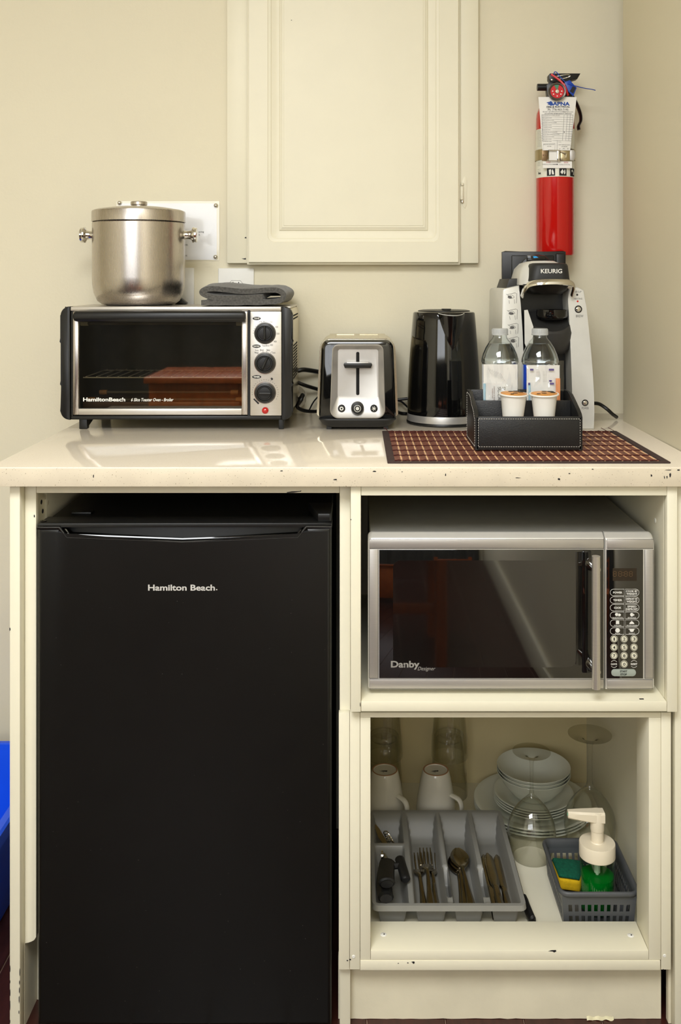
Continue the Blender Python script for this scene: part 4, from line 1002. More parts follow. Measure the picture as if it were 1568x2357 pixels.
for i in range(n):
    for nm, me_ in (('slat', me_s), ('stick', me_k)):
        o = bpy.data.objects.new(nm, me_); COL.objects.link(o); o.parent = mt; o.location = (sx0+i*pitch, 0, 0)
for j, y in enumerate([my0+.014, my0+.062, my0+.112, my0+.162, my0+.212, my0+.262, my0+.312, my0+.330]):
    b_ = B(); pts = []
    for i in range(n*2+1):
        pts.append((sx0+i*pitch/2, y+(.0018 if i % 2 else -.0018)+random.uniform(-.0008, .0008), ZT+.0027+(.0009 if i % 2 else 0)))
    tube(b_, pts, .0009, 5)
    pts = [(p[0], 2*y-p[1]+.0015, p[2]) for p in pts]; tube(b_, pts, .0007, 5)
    ob('thread', b_, M_mthread, mt)
ob('binding', bx(mx0, mx1, my0, my0+.0085, ZT+.0003, ZT+.003, b=.001), M_border, mt)
ob('binding', bx(mx0, mx0+.013, my0+.008, my1, ZT+.0003, ZT+.003, b=.001), M_border, mt)
ob('binding', bx(mx1-.012, mx1, my0+.008, my1, ZT+.0003, ZT+.003, b=.001), M_border, mt)
ob('binding', bx(mx0, mx1, my1-.005, my1, ZT+.0003, ZT+.003, b=.001), M_border, mt)
for (x, y) in ((mx0+.012, my1), (mx1-.02, my1-.003), (mx1-.005, my1)):
    b_ = B(); tube(b_, catmull([(x, y-.006, ZT+.003), (x-.004, y+.004, ZT+.005), (x-.002, y+.010, ZT+.004), (x-.008, y+.014, ZT+.007)], 4), .0006, 5); ob('loose_thread', b_, M_mthread, mt)

# ================================================================== LEATHERETTE CADDY
ZM = ZT+.0048
cy0, cy1 = .132, .262; cx0_, cx1_ = .2065, .3945; w_ = .0065
cd = thing('condiment_caddy', 'black stitched leatherette caddy holding coffee pods and sugar packs', 'caddy', ((cx0_+cx1_)/2, (cy0+cy1)/2, ZM))
hf, hb_ = .0585, .0925
ob('front_wall', bx(cx0_+.001, cx1_-.001, cy0, cy0+w_, ZM, ZM+hf, b=.002), M_leather, cd)
ob('back_wall', bx(cx0_+w_, cx1_-w_, cy1-w_, cy1, ZM, ZM+hb_, b=.002), M_leather, cd)
ob('divider', bx(cx0_+w_, cx1_-w_, .197, .202, ZM+.006, ZM+.079, b=.0015), M_leather, cd)
ob('floor_panel', bx(cx0_+w_, cx1_-w_, cy0+w_, cy1-w_, ZM, ZM+.006), M_leather, cd)
prof = [(cy0, ZM), (cy1, ZM), (cy1, ZM+hb_), (cy1-.035, ZM+hb_), (cy1-.055, ZM+hb_-.003), (cy1-.080, ZM+hb_-.013), (cy0+.02, ZM+hf+.012), (cy0+.008, ZM+hf+.003), (cy0, ZM+hf)]
for a in (cx0_, cx1_-w_):
    b_ = B(); prism(b_, prof, 'X', a, a+w_, .0015); ob('side_wall', b_, M_leather, cd)
def stitches(bm, pts, step=.0042, ln=.0026, r=.00038):
    pts = [Vector(p) for p in pts]
    for a, b_ in zip(pts, pts[1:]):
        L_ = (b_-a).length; n_ = max(1, int(L_/step)); d = (b_-a).normalized()
        for i in range(n_):
            c = a+(b_-a)*((i+.5)/n_); tube(bm, [c-d*ln/2, c+d*ln/2], r, 4)
bm = B(); i_ = .0055; yf_ = cy0-.0002
stitches(bm, [(cx0_+i_, yf_, ZM+hf-.004), (cx1_-i_+.001, yf_, ZM+hf-.004), (cx1_-i_+.001, yf_, ZM+.006), (cx0_+i_, yf_, ZM+.006), (cx0_+i_, yf_, ZM+hf-.004)])
stuff(ob('stitching', bm, M_stitch, cd))
bm = B(); ins = [(y+(.004 if y < .2 else -.004), z-.005 if z > ZM+.01 else z+.006) for y, z in prof]; ins.append(ins[0])
for a in (cx0_-.0002, cx1_+.0002):
    bm = B(); stitches(bm, [(a, y, z) for y, z in ins]); stuff(ob('stitching', bm, M_stitch, cd))

# ------------------------------------------------------------------ coffee pods
def pod(loc, label, top_col, sd):
    p = thing('coffee_pod', label, 'coffee pod', loc, group='coffee pods in the caddy')
    bm = B(); prof = [(0, 0), (.0172, 0), (.0185, .001), (.0195, .010), (.0225, .037), (.0232, .0395), (.0262, .0405), (.0265, .0418), (.026, .0428), (.0238, .043), (.023, .0422), (0, .0422)]
    lathe(bm, prof, (0, 0, 0), 40); ob('cup', bm, M_white, p, local=True)
    bm = B(); lathe(bm, [(0, .0445), (.016, .0442), (.0232, .0432), (.0232, .0428), (0, .0428)], (0, 0, 0), 32); fo = ob('foil_lid', bm, top_col, p, local=True)
    bm = B(); rnd = random.Random(sd)
    for q in range(5):
        a = rnd.uniform(0, 6.28); r = rnd.uniform(.006, .017); s = rnd.uniform(.002, .005)
        pts = [(r*math.cos(a)+s*1.5*math.cos(t*PI/3), r*math.sin(a)+s*math.sin(t*PI/3)) for t in range(6)]
        prism(bm, pts, 'Z', .0438, .0447)
    ob('foil_print', bm, M_print, fo, local=True, smooth=False)
    return p
M_foil = mat('orange_foil', (226, 150, 40), .35, metal=.2, var=.25, vscale=90)
pz = ZM+.0062; py_ = .166
lowA = pod((X(1181, py_), py_, pz), 'white coffee pod on the caddy floor under the pod before the pack without a stick', M_foil, 1)
dup(lowA, (X(1253, py_), py_, pz), label='white coffee pod on the caddy floor under the pod before the pack with a stick')
pA = dup(lowA, (X(1181, py_), py_, pz+.0468), rot=(.07, 0, .3), label='white coffee pod with orange foil lid stacked before the sugar pack without a stir stick')
pB = dup(lowA, (X(1253, py_), py_, pz+.0468), rot=(.075, 0, -.25), label='white coffee pod with orange foil lid stacked before the pack with the orange stir stick')

# ------------------------------------------------------------------ sugar packs in clear wrap
M_wrap = thin_clear('crinkled_wrap', (252, 252, 252), 1.4, 2.2, .08)
M_purple = mat('purple_print', (78, 56, 140), .6, var=.1); M_pale = mat('pale_blue_print', (176, 214, 230), .6, var=.05); M_brown = mat('brown_print', (120, 60, 50), .6, var=.1)
def pack(u0, u1, v0, Y, label, kind):
    x0, x1 = X(u0, Y), X(u1, Y); zt2 = Z(v0, Y); zb2 = ZM+.0065
    p = thing('sugar_pack', label, 'sugar pack', ((x0+x1)/2, Y, zb2), group='sugar packs in the caddy')
    w = x1-x0; h = zt2-zb2
    M_p = M_paper
    def sh(a, b_, c, d, dy, wav=.0016, seed=0.0):
        def f(s, t):
            x = x0+w*(a+(b_-a)*s); z = zb2+h*(c+(d-c)*t)
            puff = math.sin(s*PI)*math.sin(min(1, t)*PI)*.003
            return (x, Y+dy-puff+wav*noise.noise(Vector((x*60, z*60, seed))), z)
        return f
    bm = B(); sheet(bm, sh(.02, .97, .0, .985, 0, seed=1.0), 14, 14, .0012); pk = ob('sugar_packet', bm, M_p, p)
    if kind == 0:
        bm = B(); sheet(bm, sh(.0, .80, .0, .74, -.0035, seed=2.0), 12, 10, .001); p2 = ob('sugar_packet', bm, M_p, p)
        bm = B(); sheet(bm, sh(.0, .07, .0, .73, -.0050, 0.0016, 2.0), 3, 8, .0003); ob('packet_stripe', bm, M_pale, p2)
        bm = B()
        text(bm, 'SUGAR', x0+w*.57, zb2+h*.58, Y-.0085, .0055, .030, rot=-PI/2); text(bm, 'SUCRE', x0+w*.44, zb2+h*.58, Y-.0085, .0055, .030, rot=-PI/2)
        ob('packet_lettering', bm, M_printgrey, p2, smooth=False)
        bm = B(); 
        for q in range(2): text(bm, 'sweetener to taste', x0+w*(.30-.05*q), zb2+h*.60, Y-.0085, .0018, .026-.008*q, rot=-PI/2)
        stuff(ob('packet_small_print', bm, M_brown, p2, smooth=False))
        bm = B()
        for q in range(7): text(bm, 'ingredients sugar sucre', x0+w*(.20+.055*q), zb2+h*(.88-.010*q), Y-.0066, .0013, .016, rot=-PI/2+.5, res=1)
        stuff(ob('packet_small_print', bm, M_printgrey, pk, smooth=False))
    else:
        bm = B(); sheet(bm, sh(.06, .80, .02, .76, -.003, seed=3.0), 12, 10, .001); p2 = ob('sugar_packet', bm, M_p, p)
        bm = B(); sheet(bm, sh(.06, .12, .02, .75, -.0046, .0016, 3.0), 3, 8, .0003); ob('packet_stripe', bm, M_pale, p2)
        bm = B()
        for a, b_, c, d in ((.64, .79, .915, .94), (.10, .20, .915, .94), (.67, .79, .725, .75), (.65, .73, .765, .785), (.05, .10, .72, .75)):
            box(bm, x0+w*a, x0+w*b_, Y-.0062, Y-.0058, zb2+h*c, zb2+h*d)
        stuff(ob('packet_marks', bm, M_purple, pk, smooth=False))
        bm = B()
        for q in range(3):
            text(bm, 'sugar substitute packet', x0+w*(.30+.035*q), zb2+h*.835, Y-.0068, .0013, .020, rot=-PI/2, res=1)
            text(bm, 'net weight one serving', x0+w*(.48+.04*q), zb2+h*.835, Y-.0068, .0013, .020, rot=-PI/2, res=1)
        stuff(ob('packet_small_print', bm, M_printgrey, pk, smooth=False))
        bm = B(); box(bm, x0+w*.84, x0+w*.97, Y-.0060, Y-.0045, zb2+.001, zb2+h*.81, .0005); ob('stir_stick', bm, mat('orange_stick', (232, 150, 92), .5, var=.1), p)
    bm = B(); e = 1.10 if kind else 1.02
    def bag(s, t):
        x = x0+w*(-.02+e*s); z = zb2+h*(1.03 if not kind else 1.05)*t
        return (x, Y-.0092+.003*noise.noise(Vector((x*90, z*90, 5.0+kind)))+(.006*max(0, s-.85)*6 if kind else 0), z)
    sheet(bm, bag, 22, 22, .0002); ob('clear_wrap', bm, M_wrap, p)
    return p
pack(1112, 1194, 836, .232, 'white sugar pack in clear wrap without a stir stick, beside the kettle', 0)
pack(1211, 1291, 838, .232, 'white sugar pack in clear wrap with an orange stir stick', 1)

# ------------------------------------------------------------------ water bottles behind the caddy
M_pet = thin_clear('clear_pet', (250, 252, 252), 1.5, 1.3, .02)
M_water = mat('water', (250, 253, 255), 0.0, trans=1.0, ior=1.33, var=.005)
M_cap = mat('frosted_cap', (206, 208, 206), .35, trans=.25, var=.03); M_blabel = mat('bottle_label_blue', (22, 70, 190), .35, var=.25, vscale=30); M_wlabel = mat('bottle_label_white', (226, 232, 240), .35, var=.05)
YBt = .300; k = K(YBt)
def bottle(u, label):
    c = (X(u, YBt), YBt, ZM+.0003); p = thing('water_bottle', label, 'bottle', c, group='water bottles behind the caddy')
    zz = lambda v: Z(v, YBt)-c[2]
    prof = [(0, .004), (.020, .004), (.027, 0), (.032, .002), (.0345, .008), (.0345, .018), (.033, .022), (.0345, .026), (.0345, .036), (.033, .040), (.0338, .044), (.0338, zz(836)), (42.5*k, zz(833)), (42*k, zz(826)), (39*k, zz(815)), (33*k, zz(800)), (25*k, zz(787)), (18*k, zz(779)), (16*k, zz(775)), (16*k, zz(771)), (15*k, zz(770)), (15*k, zz(764))]
    bm = B(); lathe(bm, prof+[(r-.0006, h) for r, h in prof[::-1] if r > .001]+[(0, .0046)], (0, 0, 0), 40); ob('shell', bm, M_pet, p, local=True)
    lvl = zz(790)
    wp = [(r-.0012, h+.0008) for r, h in prof[1:] if h < lvl]; wp = [(0, .0055)]+wp+[(26*k, lvl), (0, lvl)]
    bm = B(); lathe(bm, wp, (0, 0, 0), 40); ob('water', bm, M_water, p, local=True)
    bm = B(); prof_c = [(0, zz(771)), (19*k, zz(771)), (19*k, zz(768)), (18.2*k, zz(767)), (18.2*k, zz(759)), (17.5*k, zz(756)), (0, zz(755.5))]; lathe(bm, prof_c, (0, 0, 0), 36); cp_ = ob('cap', bm, M_cap, p, local=True)
    bm = B()
    for q in range(30):
        a = 2*PI*q/30; r = 18.3*k; tube(bm, [(r*math.cos(a), r*math.sin(a), zz(767)), (r*math.cos(a), r*math.sin(a), zz(758))], .0004, 4)
    stuff(ob('cap_ribs', bm, M_cap, cp_, local=True))
    bm = B(); n_ = 48; R = .0341
    for a0, a1, m, nm in ((-2.75, -2.1, M_blabel, 'label_band'), (-2.1, 3.5, M_wlabel, 'label_band')):
        bm = B(); r1 = [Vector((R*math.cos(a0+(a1-a0)*q/n_), R*math.sin(a0+(a1-a0)*q/n_), .044)) for q in range(n_+1)]; r2 = [v+Vector((0, 0, zz(838)-.044)) for v in r1]
        loft(bm, [r1, r2], False, False, closed=False); ob(nm, bm, m, p, local=True)
    return p
bt = bottle(1151, 'clear water bottle with a frosted cap standing beside the kettle')
dup(bt, (X(1243, YBt), YBt, ZM+.0003), rotz=-.12, label='clear water bottle with a frosted cap before the coffee maker spout')

# ================================================================== FIRE EXTINGUISHER on the wall
YX = .598; k = K(YX); R = 43.5*k; ec = Vector((X(1278, YX), YX, Z(588, YX)))
fx = thing('fire_extinguisher', 'red fire extinguisher with a paper service tag mounted on the wall', 'fire extinguisher', ec)
zz = lambda v: Z(v, YX)-ec.z
bm = B(); lathe(bm, [(0, 0), (R*.96, 0), (R, .003), (R, zz(275)), (R*.97, zz(262)), (R*.86, zz(250)), (R*.6, zz(241)), (R*.36, zz(236)), (0, zz(236))], ec, 56); ob('cylinder', bm, M_red, fx)
M_label = mat('label_white', (232, 230, 214), .4, var=.03)
bm = B(); Rl = R+.0004
def band(r, v0, v1, a0, a1, th=.0003, n=36):
    b_ = B(); rings = []
    pr = [(r, zz(v1)), (r, zz(v0)), (r-th, zz(v0)), (r-th, zz(v1))]
    rings = [[ec+Vector((rr*math.sin(a), -rr*math.cos(a), h)) for rr, h in pr] for a in [a0+(a1-a0)*i/n for i in range(n+1)]]
    return loft(b_, rings)
lb = ob('label_sleeve', band(Rl, 300, 411, -2.4, 2.4), M_label, fx)
def wrap(rr):
    def f(p):
        a = (p.x-ec.x)/rr; return Vector((ec.x+rr*math.sin(a), ec.y-rr*math.cos(a), p.z))
    return f
def arcx(u): return ec.x+Rl*math.asin(max(-.99, min(.99, (u-1278)/43.5)))
bm = B(); W = wrap(Rl+.0004)
for i, v in enumerate([303+3.3*q for q in range(12)]): text(bm, 'discharge from eight feet away' if i % 2 else 'sweep at the base of fire', arcx(1238), Z(v, YX), 0, .0016, .012+.002*(i % 3), post=W, res=1)
for i, v in enumerate([376, 379.5, 383, 392, 396]): text(bm, 'pull pin aim', arcx(1238), Z(v, YX), 0, .0016, .010, post=W, res=1)
text(bm, '1. TRASH WOOD PAPER', arcx(1262), Z(388.3, YX), 0, .0013, .018, post=W, res=1); text(bm, '2. LIQUIDS', arcx(1285), Z(388.3, YX), 0, .0013, .010, post=W, res=1); text(bm, '3. ELECTRICAL', arcx(1308), Z(388.3, YX), 0, .0013, .012, post=W, res=1)
text(bm, 'First', arcx(1239), Z(401, YX), 0, .005, .009, bold=.05, post=W, res=1)
def cyl_patch(bm, uv):
    bm2 = B(); pprism(bm2, uv, -.0002, .0002)
    bm2.free()
    pts = [W(Vector((arcx(u), 0, Z(v, YX)))) for u, v in uv]
    bm.faces.new([bm.verts.new(p) for p in pts])
stuff(ob('label_small_print', bm, M_print, lb, smooth=False))
for u in (1261, 1287, 1311):
    b_ = B(); w = 8.5 if u < 1300 else 6
    rings = []
    n = 6
    for r_ in (Rl+.0006, Rl-.0002):
        pass
    g = [[wrap(Rl+.0005)(Vector((arcx(u-w)+(arcx(u+w)-arcx(u-w))*i/n, 0, Z(391+18*j/3, YX)))) for j in range(4)] for i in range(n+1)]
    vs = [[b_.verts.new(p) for p in r] for r in g]
    for i in range(n):
        for j in range(3): b_.faces.new((vs[i][j], vs[i+1][j], vs[i+1][j+1], vs[i][j+1]))
    pi_ = ob('pictogram_square', b_, M_print, lb)
    b_ = B(); W2 = wrap(Rl+.0009)
    for poly in {1261: ([(-5, -5), (0, -6), (-1, 6), (-4, 7)], [(1, -2), (3, -6), (5, 0), (6, 6), (2, 6)]), 1287: ([(-6, 1), (-1, -6), (2, 0), (-2, 6)], [(2, 5), (3, -3), (5, -6), (6, 3), (4, 6)]), 1311: ([(-3, -5), (1, -6), (1, -1), (-2, 0)], [(2, 6), (3, -4), (4, -1), (4, 5)])}[u]:
        b_.faces.new([b_.verts.new(W2(Vector((arcx(u+du), 0, Z(400+dv, YX))))) for du, dv in poly])
    ob('pictogram', b_, M_printwhite, pi_, smooth=False)
# strap
st = ob('strap', band(R+.0022, 347, 371, -2.9, 2.9, .0008, 48), mat('strap_metal', (178, 164, 132), .25, metal=1, var=.08, vscale=60), fx)
ob('wall_bracket', bx(ec.x-.02, ec.x+.02, YX+R*.9, YW-.0004, ec.z+zz(371), ec.z+zz(347), b=.001), M_steelflat, fx)
yb = YX-R-.008
b_ = B(); tube(b_, [PX(u, v, yb) for u, v in ((1263, 346), (1288, 346), (1290, 370), (1262, 370))], .0013, 6, closed=True); ob('buckle', b_, M_chrome, fx)
b_ = B(); pbox(b_, 1283, 1290, 345, 372, yb, yb+.006, .001); ob('buckle_lever', b_, M_chrome, fx)
b_ = B(); tube(b_, [PX(1290, 348, yb), PX(1301, 352, yb), PX(1304, 355, yb), PX(1303, 363, yb)], .0012, 6); ob('buckle_hook', b_, M_chrome, fx)
b_ = B(); pbox(b_, 1291, 1312, 346.5, 370.5, yb+.0045, yb+.0056, .0004); ob('strap_plate', b_, MATS['strap_metal'], fx)
b_ = B(); pprism(b_, [(1312, 345), (1322, 345), (1325, 352), (1325, 362), (1321, 370), (1312, 369)], yb+.010, yb+.016, .001); ob('strap_end', b_, M_steelflat, fx)
b_ = B(); pbox(b_, 1248, 1260, 346, 370, yb+.004, yb+.0056, .0004); sp_ = ob('strap_plate', b_, mat('brown_metal', (136, 112, 82), .4, metal=.7, var=.2, vscale=60), fx)
for u in (1251, 1257):
    b_ = B(); lathe(b_, [(0, 0), (.0016, 0), (.0013, -.001), (0, -.001)], PX(u, 357, yb+.004), 10, 'Y'); ob('rivet', b_, MATS['rusty_tray'], sp_)
# valve, gauge, handles
b_ = B(); lathe(b_, [(0, zz(240)), (.014, zz(240)), (.013, zz(228)), (.011, zz(222)), (.011, zz(196)), (0, zz(196))], ec, 24); ob('valve_body', b_, M_steelflat, fx)
b_ = B(); pprism(b_, [(1262, 232), (1258, 196), (1270, 184), (1290, 187), (1304, 196), (1312, 212), (1322, 226), (1312, 232)], YX-.010, YX+.010, .002); ob('valve_bracket', b_, M_black, fx)
b_ = B(); c = PX(1237, 201, YX); lathe(b_, [(0, 0), (8*k, 0), (8.2*k, .002), (8.2*k, .034), (0, .034)], c, 20, 'X'); ob('nozzle', b_, M_black, fx)
b_ = B(); pprism(b_, [(1264, 172), (1267, 168.5), (1337, 168.5), (1330, 181), (1300, 189), (1280, 187), (1275, 190), (1268, 188), (1264, 182)], YX-.012, YX+.012, .002); hl = ob('lever', b_, M_black, fx)
b_ = B(); lathe(b_, [(0, 0), (.0028, 0), (.002, -.0015), (0, -.002)], PX(1271, 183.5, YX-.012), 12, 'Y'); ob('lever_rivet', b_, M_chrome, hl)
b_ = B(); tube(b_, catmull([PX(1318, 222, YX), PX(1328, 240, YX), PX(1336, 262, YX), PX(1337, 278, YX), PX(1332, 290, YX), PX(1333, 299, YX)], 6), .0032, 8, flat=(3.0, 1.0)); ob('carry_handle', b_, M_black, fx)
yg = YX-.066; kg = K(yg); gc = PX(1283, 210.5, yg)
b_ = B(); lathe(b_, [(0, .018), (12*kg, .018), (19*kg, .012), (20.5*kg, .0), (19.5*kg, -.002), (16.5*kg, -.0015), (16*kg, .001), (0, .001)], gc, 36, 'Y'); gg = ob('gauge', b_, mat('gauge_rim', (92, 84, 78), .25, metal=.7, var=.1), fx)
b_ = B(); lathe(b_, [(0, .0008), (15.5*kg, .0008), (15.5*kg, .0002), (0, .0002)], gc, 32, 'Y'); gf = ob('gauge_face', b_, mat('gauge_red', (206, 30, 40), .4, var=.05), gg)
b_ = B(); pts = [(gc.x, gc.z)]+[(gc.x+15.3*kg*math.sin(a), gc.z+15.3*kg*math.cos(a)) for a in [-.45+.7*i/6 for i in range(7)]]; prism(b_, pts, 'Y', gc.y-.0004, gc.y+.0002); ob('green_zone', b_, mat('gauge_green', (60, 140, 110), .4, var=.05), gf)
b_ = B(); lathe(b_, [(0, 0), (5*kg, 0), (4*kg, -.0012), (0, -.0014)], gc, 18, 'Y'); tube(b_, [gc+Vector((0, -.0008, 0)), gc+Vector((-.002, -.0008, 11*kg))], .0006, 5); ob('gauge_needle', b_, M_chrome, gf)
b_ = B()
for a in (-2.2, -1.5, 1.5, 2.2, 3.14): lathe(b_, [(0, 0), (1.6*kg, 0), (0, -.0003)], gc+Vector((10.5*kg*math.sin(a), 0, 10.5*kg*math.cos(a))), 8, 'Y')
stuff(ob('gauge_marks', b_, M_printwhite, gf))
b_ = B(); tube(b_, catmull([PX(1278, 178, YX-.018), PX(1290, 174, YX-.022), PX(1308, 172, YX-.022), PX(1313, 175, YX-.016), PX(1300, 180, YX-.014), PX(1284, 182, YX-.014)], 5, True), .0009, 6, closed=True); ob('pull_pin_ring', b_, M_chrome, fx)
b_ = B(); tube(b_, catmull([PX(1269, 171, YX-.026), PX(1281, 179, YX-.030), PX(1294, 190, YX-.034), PX(1302, 202, YX-.036), PX(1308, 220, YX-.034)], 6), .0022, 8, flat=(.45, 1)); ob('red_seal', b_, mat('red_seal_plastic', (206, 18, 22), .35, var=.05), fx)
M_seal = mat('seal_blue', (16, 66, 170), .35, var=.08)
b_ = B(); pprism(b_, [(1300, 189), (1312, 184), (1328, 202), (1320, 222), (1309, 211)], YX-.036, YX-.0335, .0006); sl = ob('seal_tag', b_, M_seal, fx)
b_ = B(); pprism(b_, [(1312, 210), (1319, 198), (1326, 202), (1320, 215)], YX-.0366, YX-.036); ob('tag_print', b_, M_print, sl)
b_ = B(); tube(b_, catmull([PX(1277, 172, YX-.020), PX(1276, 167, YX-.020), PX(1281, 166, YX-.024), PX(1290, 177, YX-.034), PX(1302, 190, YX-.035)], 6), .0010, 6); ob('seal_wire', b_, M_seal, fx)
b_ = B(); tube(b_, catmull([PX(1306, 193, YX-.036), PX(1325, 198, YX-.036), PX(1345, 203, YX-.034), PX(1364, 206, YX-.03), PX(1371, 208, YX-.028)], 6), .0009, 6); ob('seal_wire', b_, M_seal, fx)
# paper service tag, hung in front and tucked behind the buckle
yt = YX-R-.012
def tagf(s, t):
    uL = 1240+2.2*t*5; uR = 1328-2.6*t*5
    yy = yt+.010*t if t > .25 else yt+.0025
    return PX(uL+(uR-uL)*s, 223+122*t, yt)+Vector((0, yy-yt-.003*math.cos((s-.5)*PI), 0))
b_ = B(); sheet(b_, tagf, 12, 12, .0004); tg = ob('service_tag', b_, M_paper, fx)
b_ = B(); pbox(b_, 1264, 1287, 345, 371, yb+.0052, yb+.0056); pbox(b_, 1250, 1317, 371.5, 387, yb+.0058, yb+.0064); tg2 = ob('service_tag_lower', b_, M_paper, fx)
TG = lambda p: p+Vector((0, 0, 0))
def tagpost(p):
    # lay the print on the curved tag
    v = VPV+(CAM_Z-p.z)/K(yt); u = VPU+p.x/K(yt); t = max(0, min(1, (v-223)/122)); uL = 1240+11*t; uR = 1328-13*t
    q = tagf(max(0, min(1, (u-uL)/(uR-uL))), t); return Vector((q.x, q.y-.0009, q.z))
def tt(bm, s, u, v, h, w, **kw): text(bm, s, X(u, yt), Z(v, yt), yt, h*K(yt), w*K(yt), post=tagpost, res=2, **kw)
M_logo = mat('logo_blue', (22, 72, 160), .5, var=.05)
b_ = B(); tt(b_, 'APNA', 1292, 239, 8.5, 40, bold=.04)
for poly in ([(1258, 236), (1266, 234), (1268, 232.5), (1272, 236), (1274, 242), (1268, 243.5), (1264, 241), (1260, 242), (1263, 239)],):
    b_.faces.new([b_.verts.new(tagpost(Vector((X(u, yt), 0, Z(v, yt))))) for u, v in poly])
ob('tag_logo', b_, M_logo, tg, smooth=False)
b_ = B()
tt(b_, 'FIRE & ELECTRICAL', 1285.5, 246, 3.4, 54, bold=.03); tt(b_, 'SERVICES LTD', 1267, 248.6, 1.3, 17); tt(b_, 'Ph: 778-903-7195', 1285, 252.5, 4.6, 47); tt(b_, 'Email: apnafireelectrical@gmail.com', 1285, 257.3, 3, 69); tt(b_, '24 HOURS EMERGENCY SERVICE', 1285, 261.5, 2.6, 62)
ob('tag_heading', b_, M_print, tg, smooth=False)
b_ = B(); rowsn = ['FIRE PROTECTION SYSTEMS SERVICED', 'FIRE ALARM SYSTEM', 'SMOKE CONTROL SYSTEMS', 'EMERGENCY LIGHTING SYSTEMS', 'SPRINKLER SYSTEMS', 'STANDPIPE SYSTEMS', 'BACKFLOW VALVE', 'PORTABLE FIRE EXTINGUISHERS', 'SPECIAL FIRE SUPPRESSION SYSTEM', 'FIRE ALARM MONITORING', 'FIRE PUMP SYSTEM']
for i, s in enumerate(rowsn):
    v = 266+5.35*i; tt(b_, s, 1249+i*.15, v, 1.7, min(1.25*len(s), 40), align='L')
tt(b_, 'TECHNICIAN STAMP', 1250, 324.5, 1.8, 21, align='L'); tt(b_, 'TOTAL', 1290, 326, 1.6, 7); tt(b_, 'NEXT SERVICE DUE IN', 1301, 332.5, 1.9, 27); tt(b_, 'OR BEFORE', 1301, 336.5, 1.9, 14); tt(b_, 'J  A  S', 1300, 341.5, 2.2, 22); tt(b_, 'FIRE PROTECTION', 1265, 332, 1.5, 24); tt(b_, 'ASTTBC', 1266, 336, 1.8, 10)
for i in range(12):
    v = 263.3+5.35*i; a = tagpost(Vector((X(1248, yt), 0, Z(v, yt)))); c = tagpost(Vector((X(1320, yt), 0, Z(v+1.2, yt)))); m_ = tagpost(Vector((X(1284, yt), 0, Z(v+.6, yt)))); tube(b_, [a, m_, c], .00022, 4)
for u in (1248, 1299, 1306.5, 1313.5, 1320):
    tube(b_, [tagpost(Vector((X(u-(.9 if u > 1260 else -.9)*q*.6, yt), 0, Z(263.5+11.8*q, yt)))) for q in range(6)], .00022, 4)
pts = [tagpost(Vector((X(u, yt), 0, Z(v, yt)))) for u, v in ((1253, 330), (1279, 330), (1279, 345), (1253, 345))]; tube(b_, pts, .0003, 4, closed=True)
tube(b_, [tagpost(Vector((X(1284, yt), 0, Z(v, yt)))) for v in (323, 344)], .00022, 4)
b_.faces.new([b_.verts.new(tagpost(Vector((X(1300+1.1*math.cos(q), yt), 0, Z(303.5+1.8*math.sin(q), yt))))) for q in range(6)])
stuff(ob('tag_print', b_, M_printgrey, tg, smooth=False))
b_ = B(); yq = yb+.0058
ptext(b_, 'Deficiency Noted', 1261, 378.5, yq, 2.6, 24, dy=.0006); ptext(b_, 'Go Back Of the Tag', 1300, 379, yq, 2.6, 24, dy=.0006); pprism(b_, [(1273.5, 377.8), (1282, 377.8), (1282, 376.8), (1285.5, 378.3), (1282, 379.8), (1282, 378.8), (1273.5, 378.8)], yq-.0005, yq-.0002); ob('tag_footer', b_, M_print, tg2, smooth=False)
b_ = B(); ptext(b_, '2024', 1262, 373.3, yq, 3, 10, dy=.0006); ptext(b_, '2025', 1303, 373.8, yq, 3, 10, dy=.0006); ob('tag_stamp', b_, mat('stamp_red', (190, 40, 60), .6, var=.1), tg2, smooth=False)

# ================================================================== NOTICE with push pins
YN = YW-.0012
nt_ = thing('paper_notice', 'white laminated paper notice pinned to the wall behind the ice bucket', 'notice', PX(386, 600, YN))
b_ = B(); sheet(b_, lambda s, t: PX(268+237*s, 600-137*t, YN)+Vector((0, -.0012*math.sin(s*9)*t*(1-t)*4, 0)), 16, 10, .0003); nl = ob('laminate', b_, mat('laminate_film', (236, 228, 204), .12, coat=.5, var=.02), nt_)
b_ = B(); sheet(b_, lambda s, t: PX(276+223*s, 598-130*t, YN-.0006)+Vector((0, -.0012*math.sin((268+237*s-268)/237*9)*t*(1-t)*4, 0)), 16, 10, .0002); npp = ob('paper_sheet', b_, mat('laminated_paper', (238, 238, 238), .2, coat=.4, var=.01), nt_)
b_ = B(); yq = YN-.0022
for s, u, v, w in (('before leaving', 469.5, 534, 33), ('extra charge of 25.', 461, 541, 40), ('the microwave unit.', 433, 563, 44), ('front desk attendant', 431, 588, 44)): ptext(b_, s, u, v, yq, 4.6, w, align='R', dy=.0003)
ob('notice_lettering', b_, M_print, npp, smooth=False)
for i, (u, v) in enumerate(((275, 467), (497, 473), (496, 591.5))):
    b_ = B(); lathe(b_, [(0, 0), (.0042, 0), (.0050, -.0012), (.0040, -.0034), (.002, -.0048), (0, -.0052)], PX(u, v, YN-.0020), 18, 'Y')
    tag(ob('push_pin', b_, M_chrome), ('silver push pin in the upper corner of the notice above the bucket side knob', 'silver push pin in the upper corner of the notice nearest the wall cabinet', 'silver push pin in the lower corner of the notice')[i], 'push pin', 'push pins holding the notice')
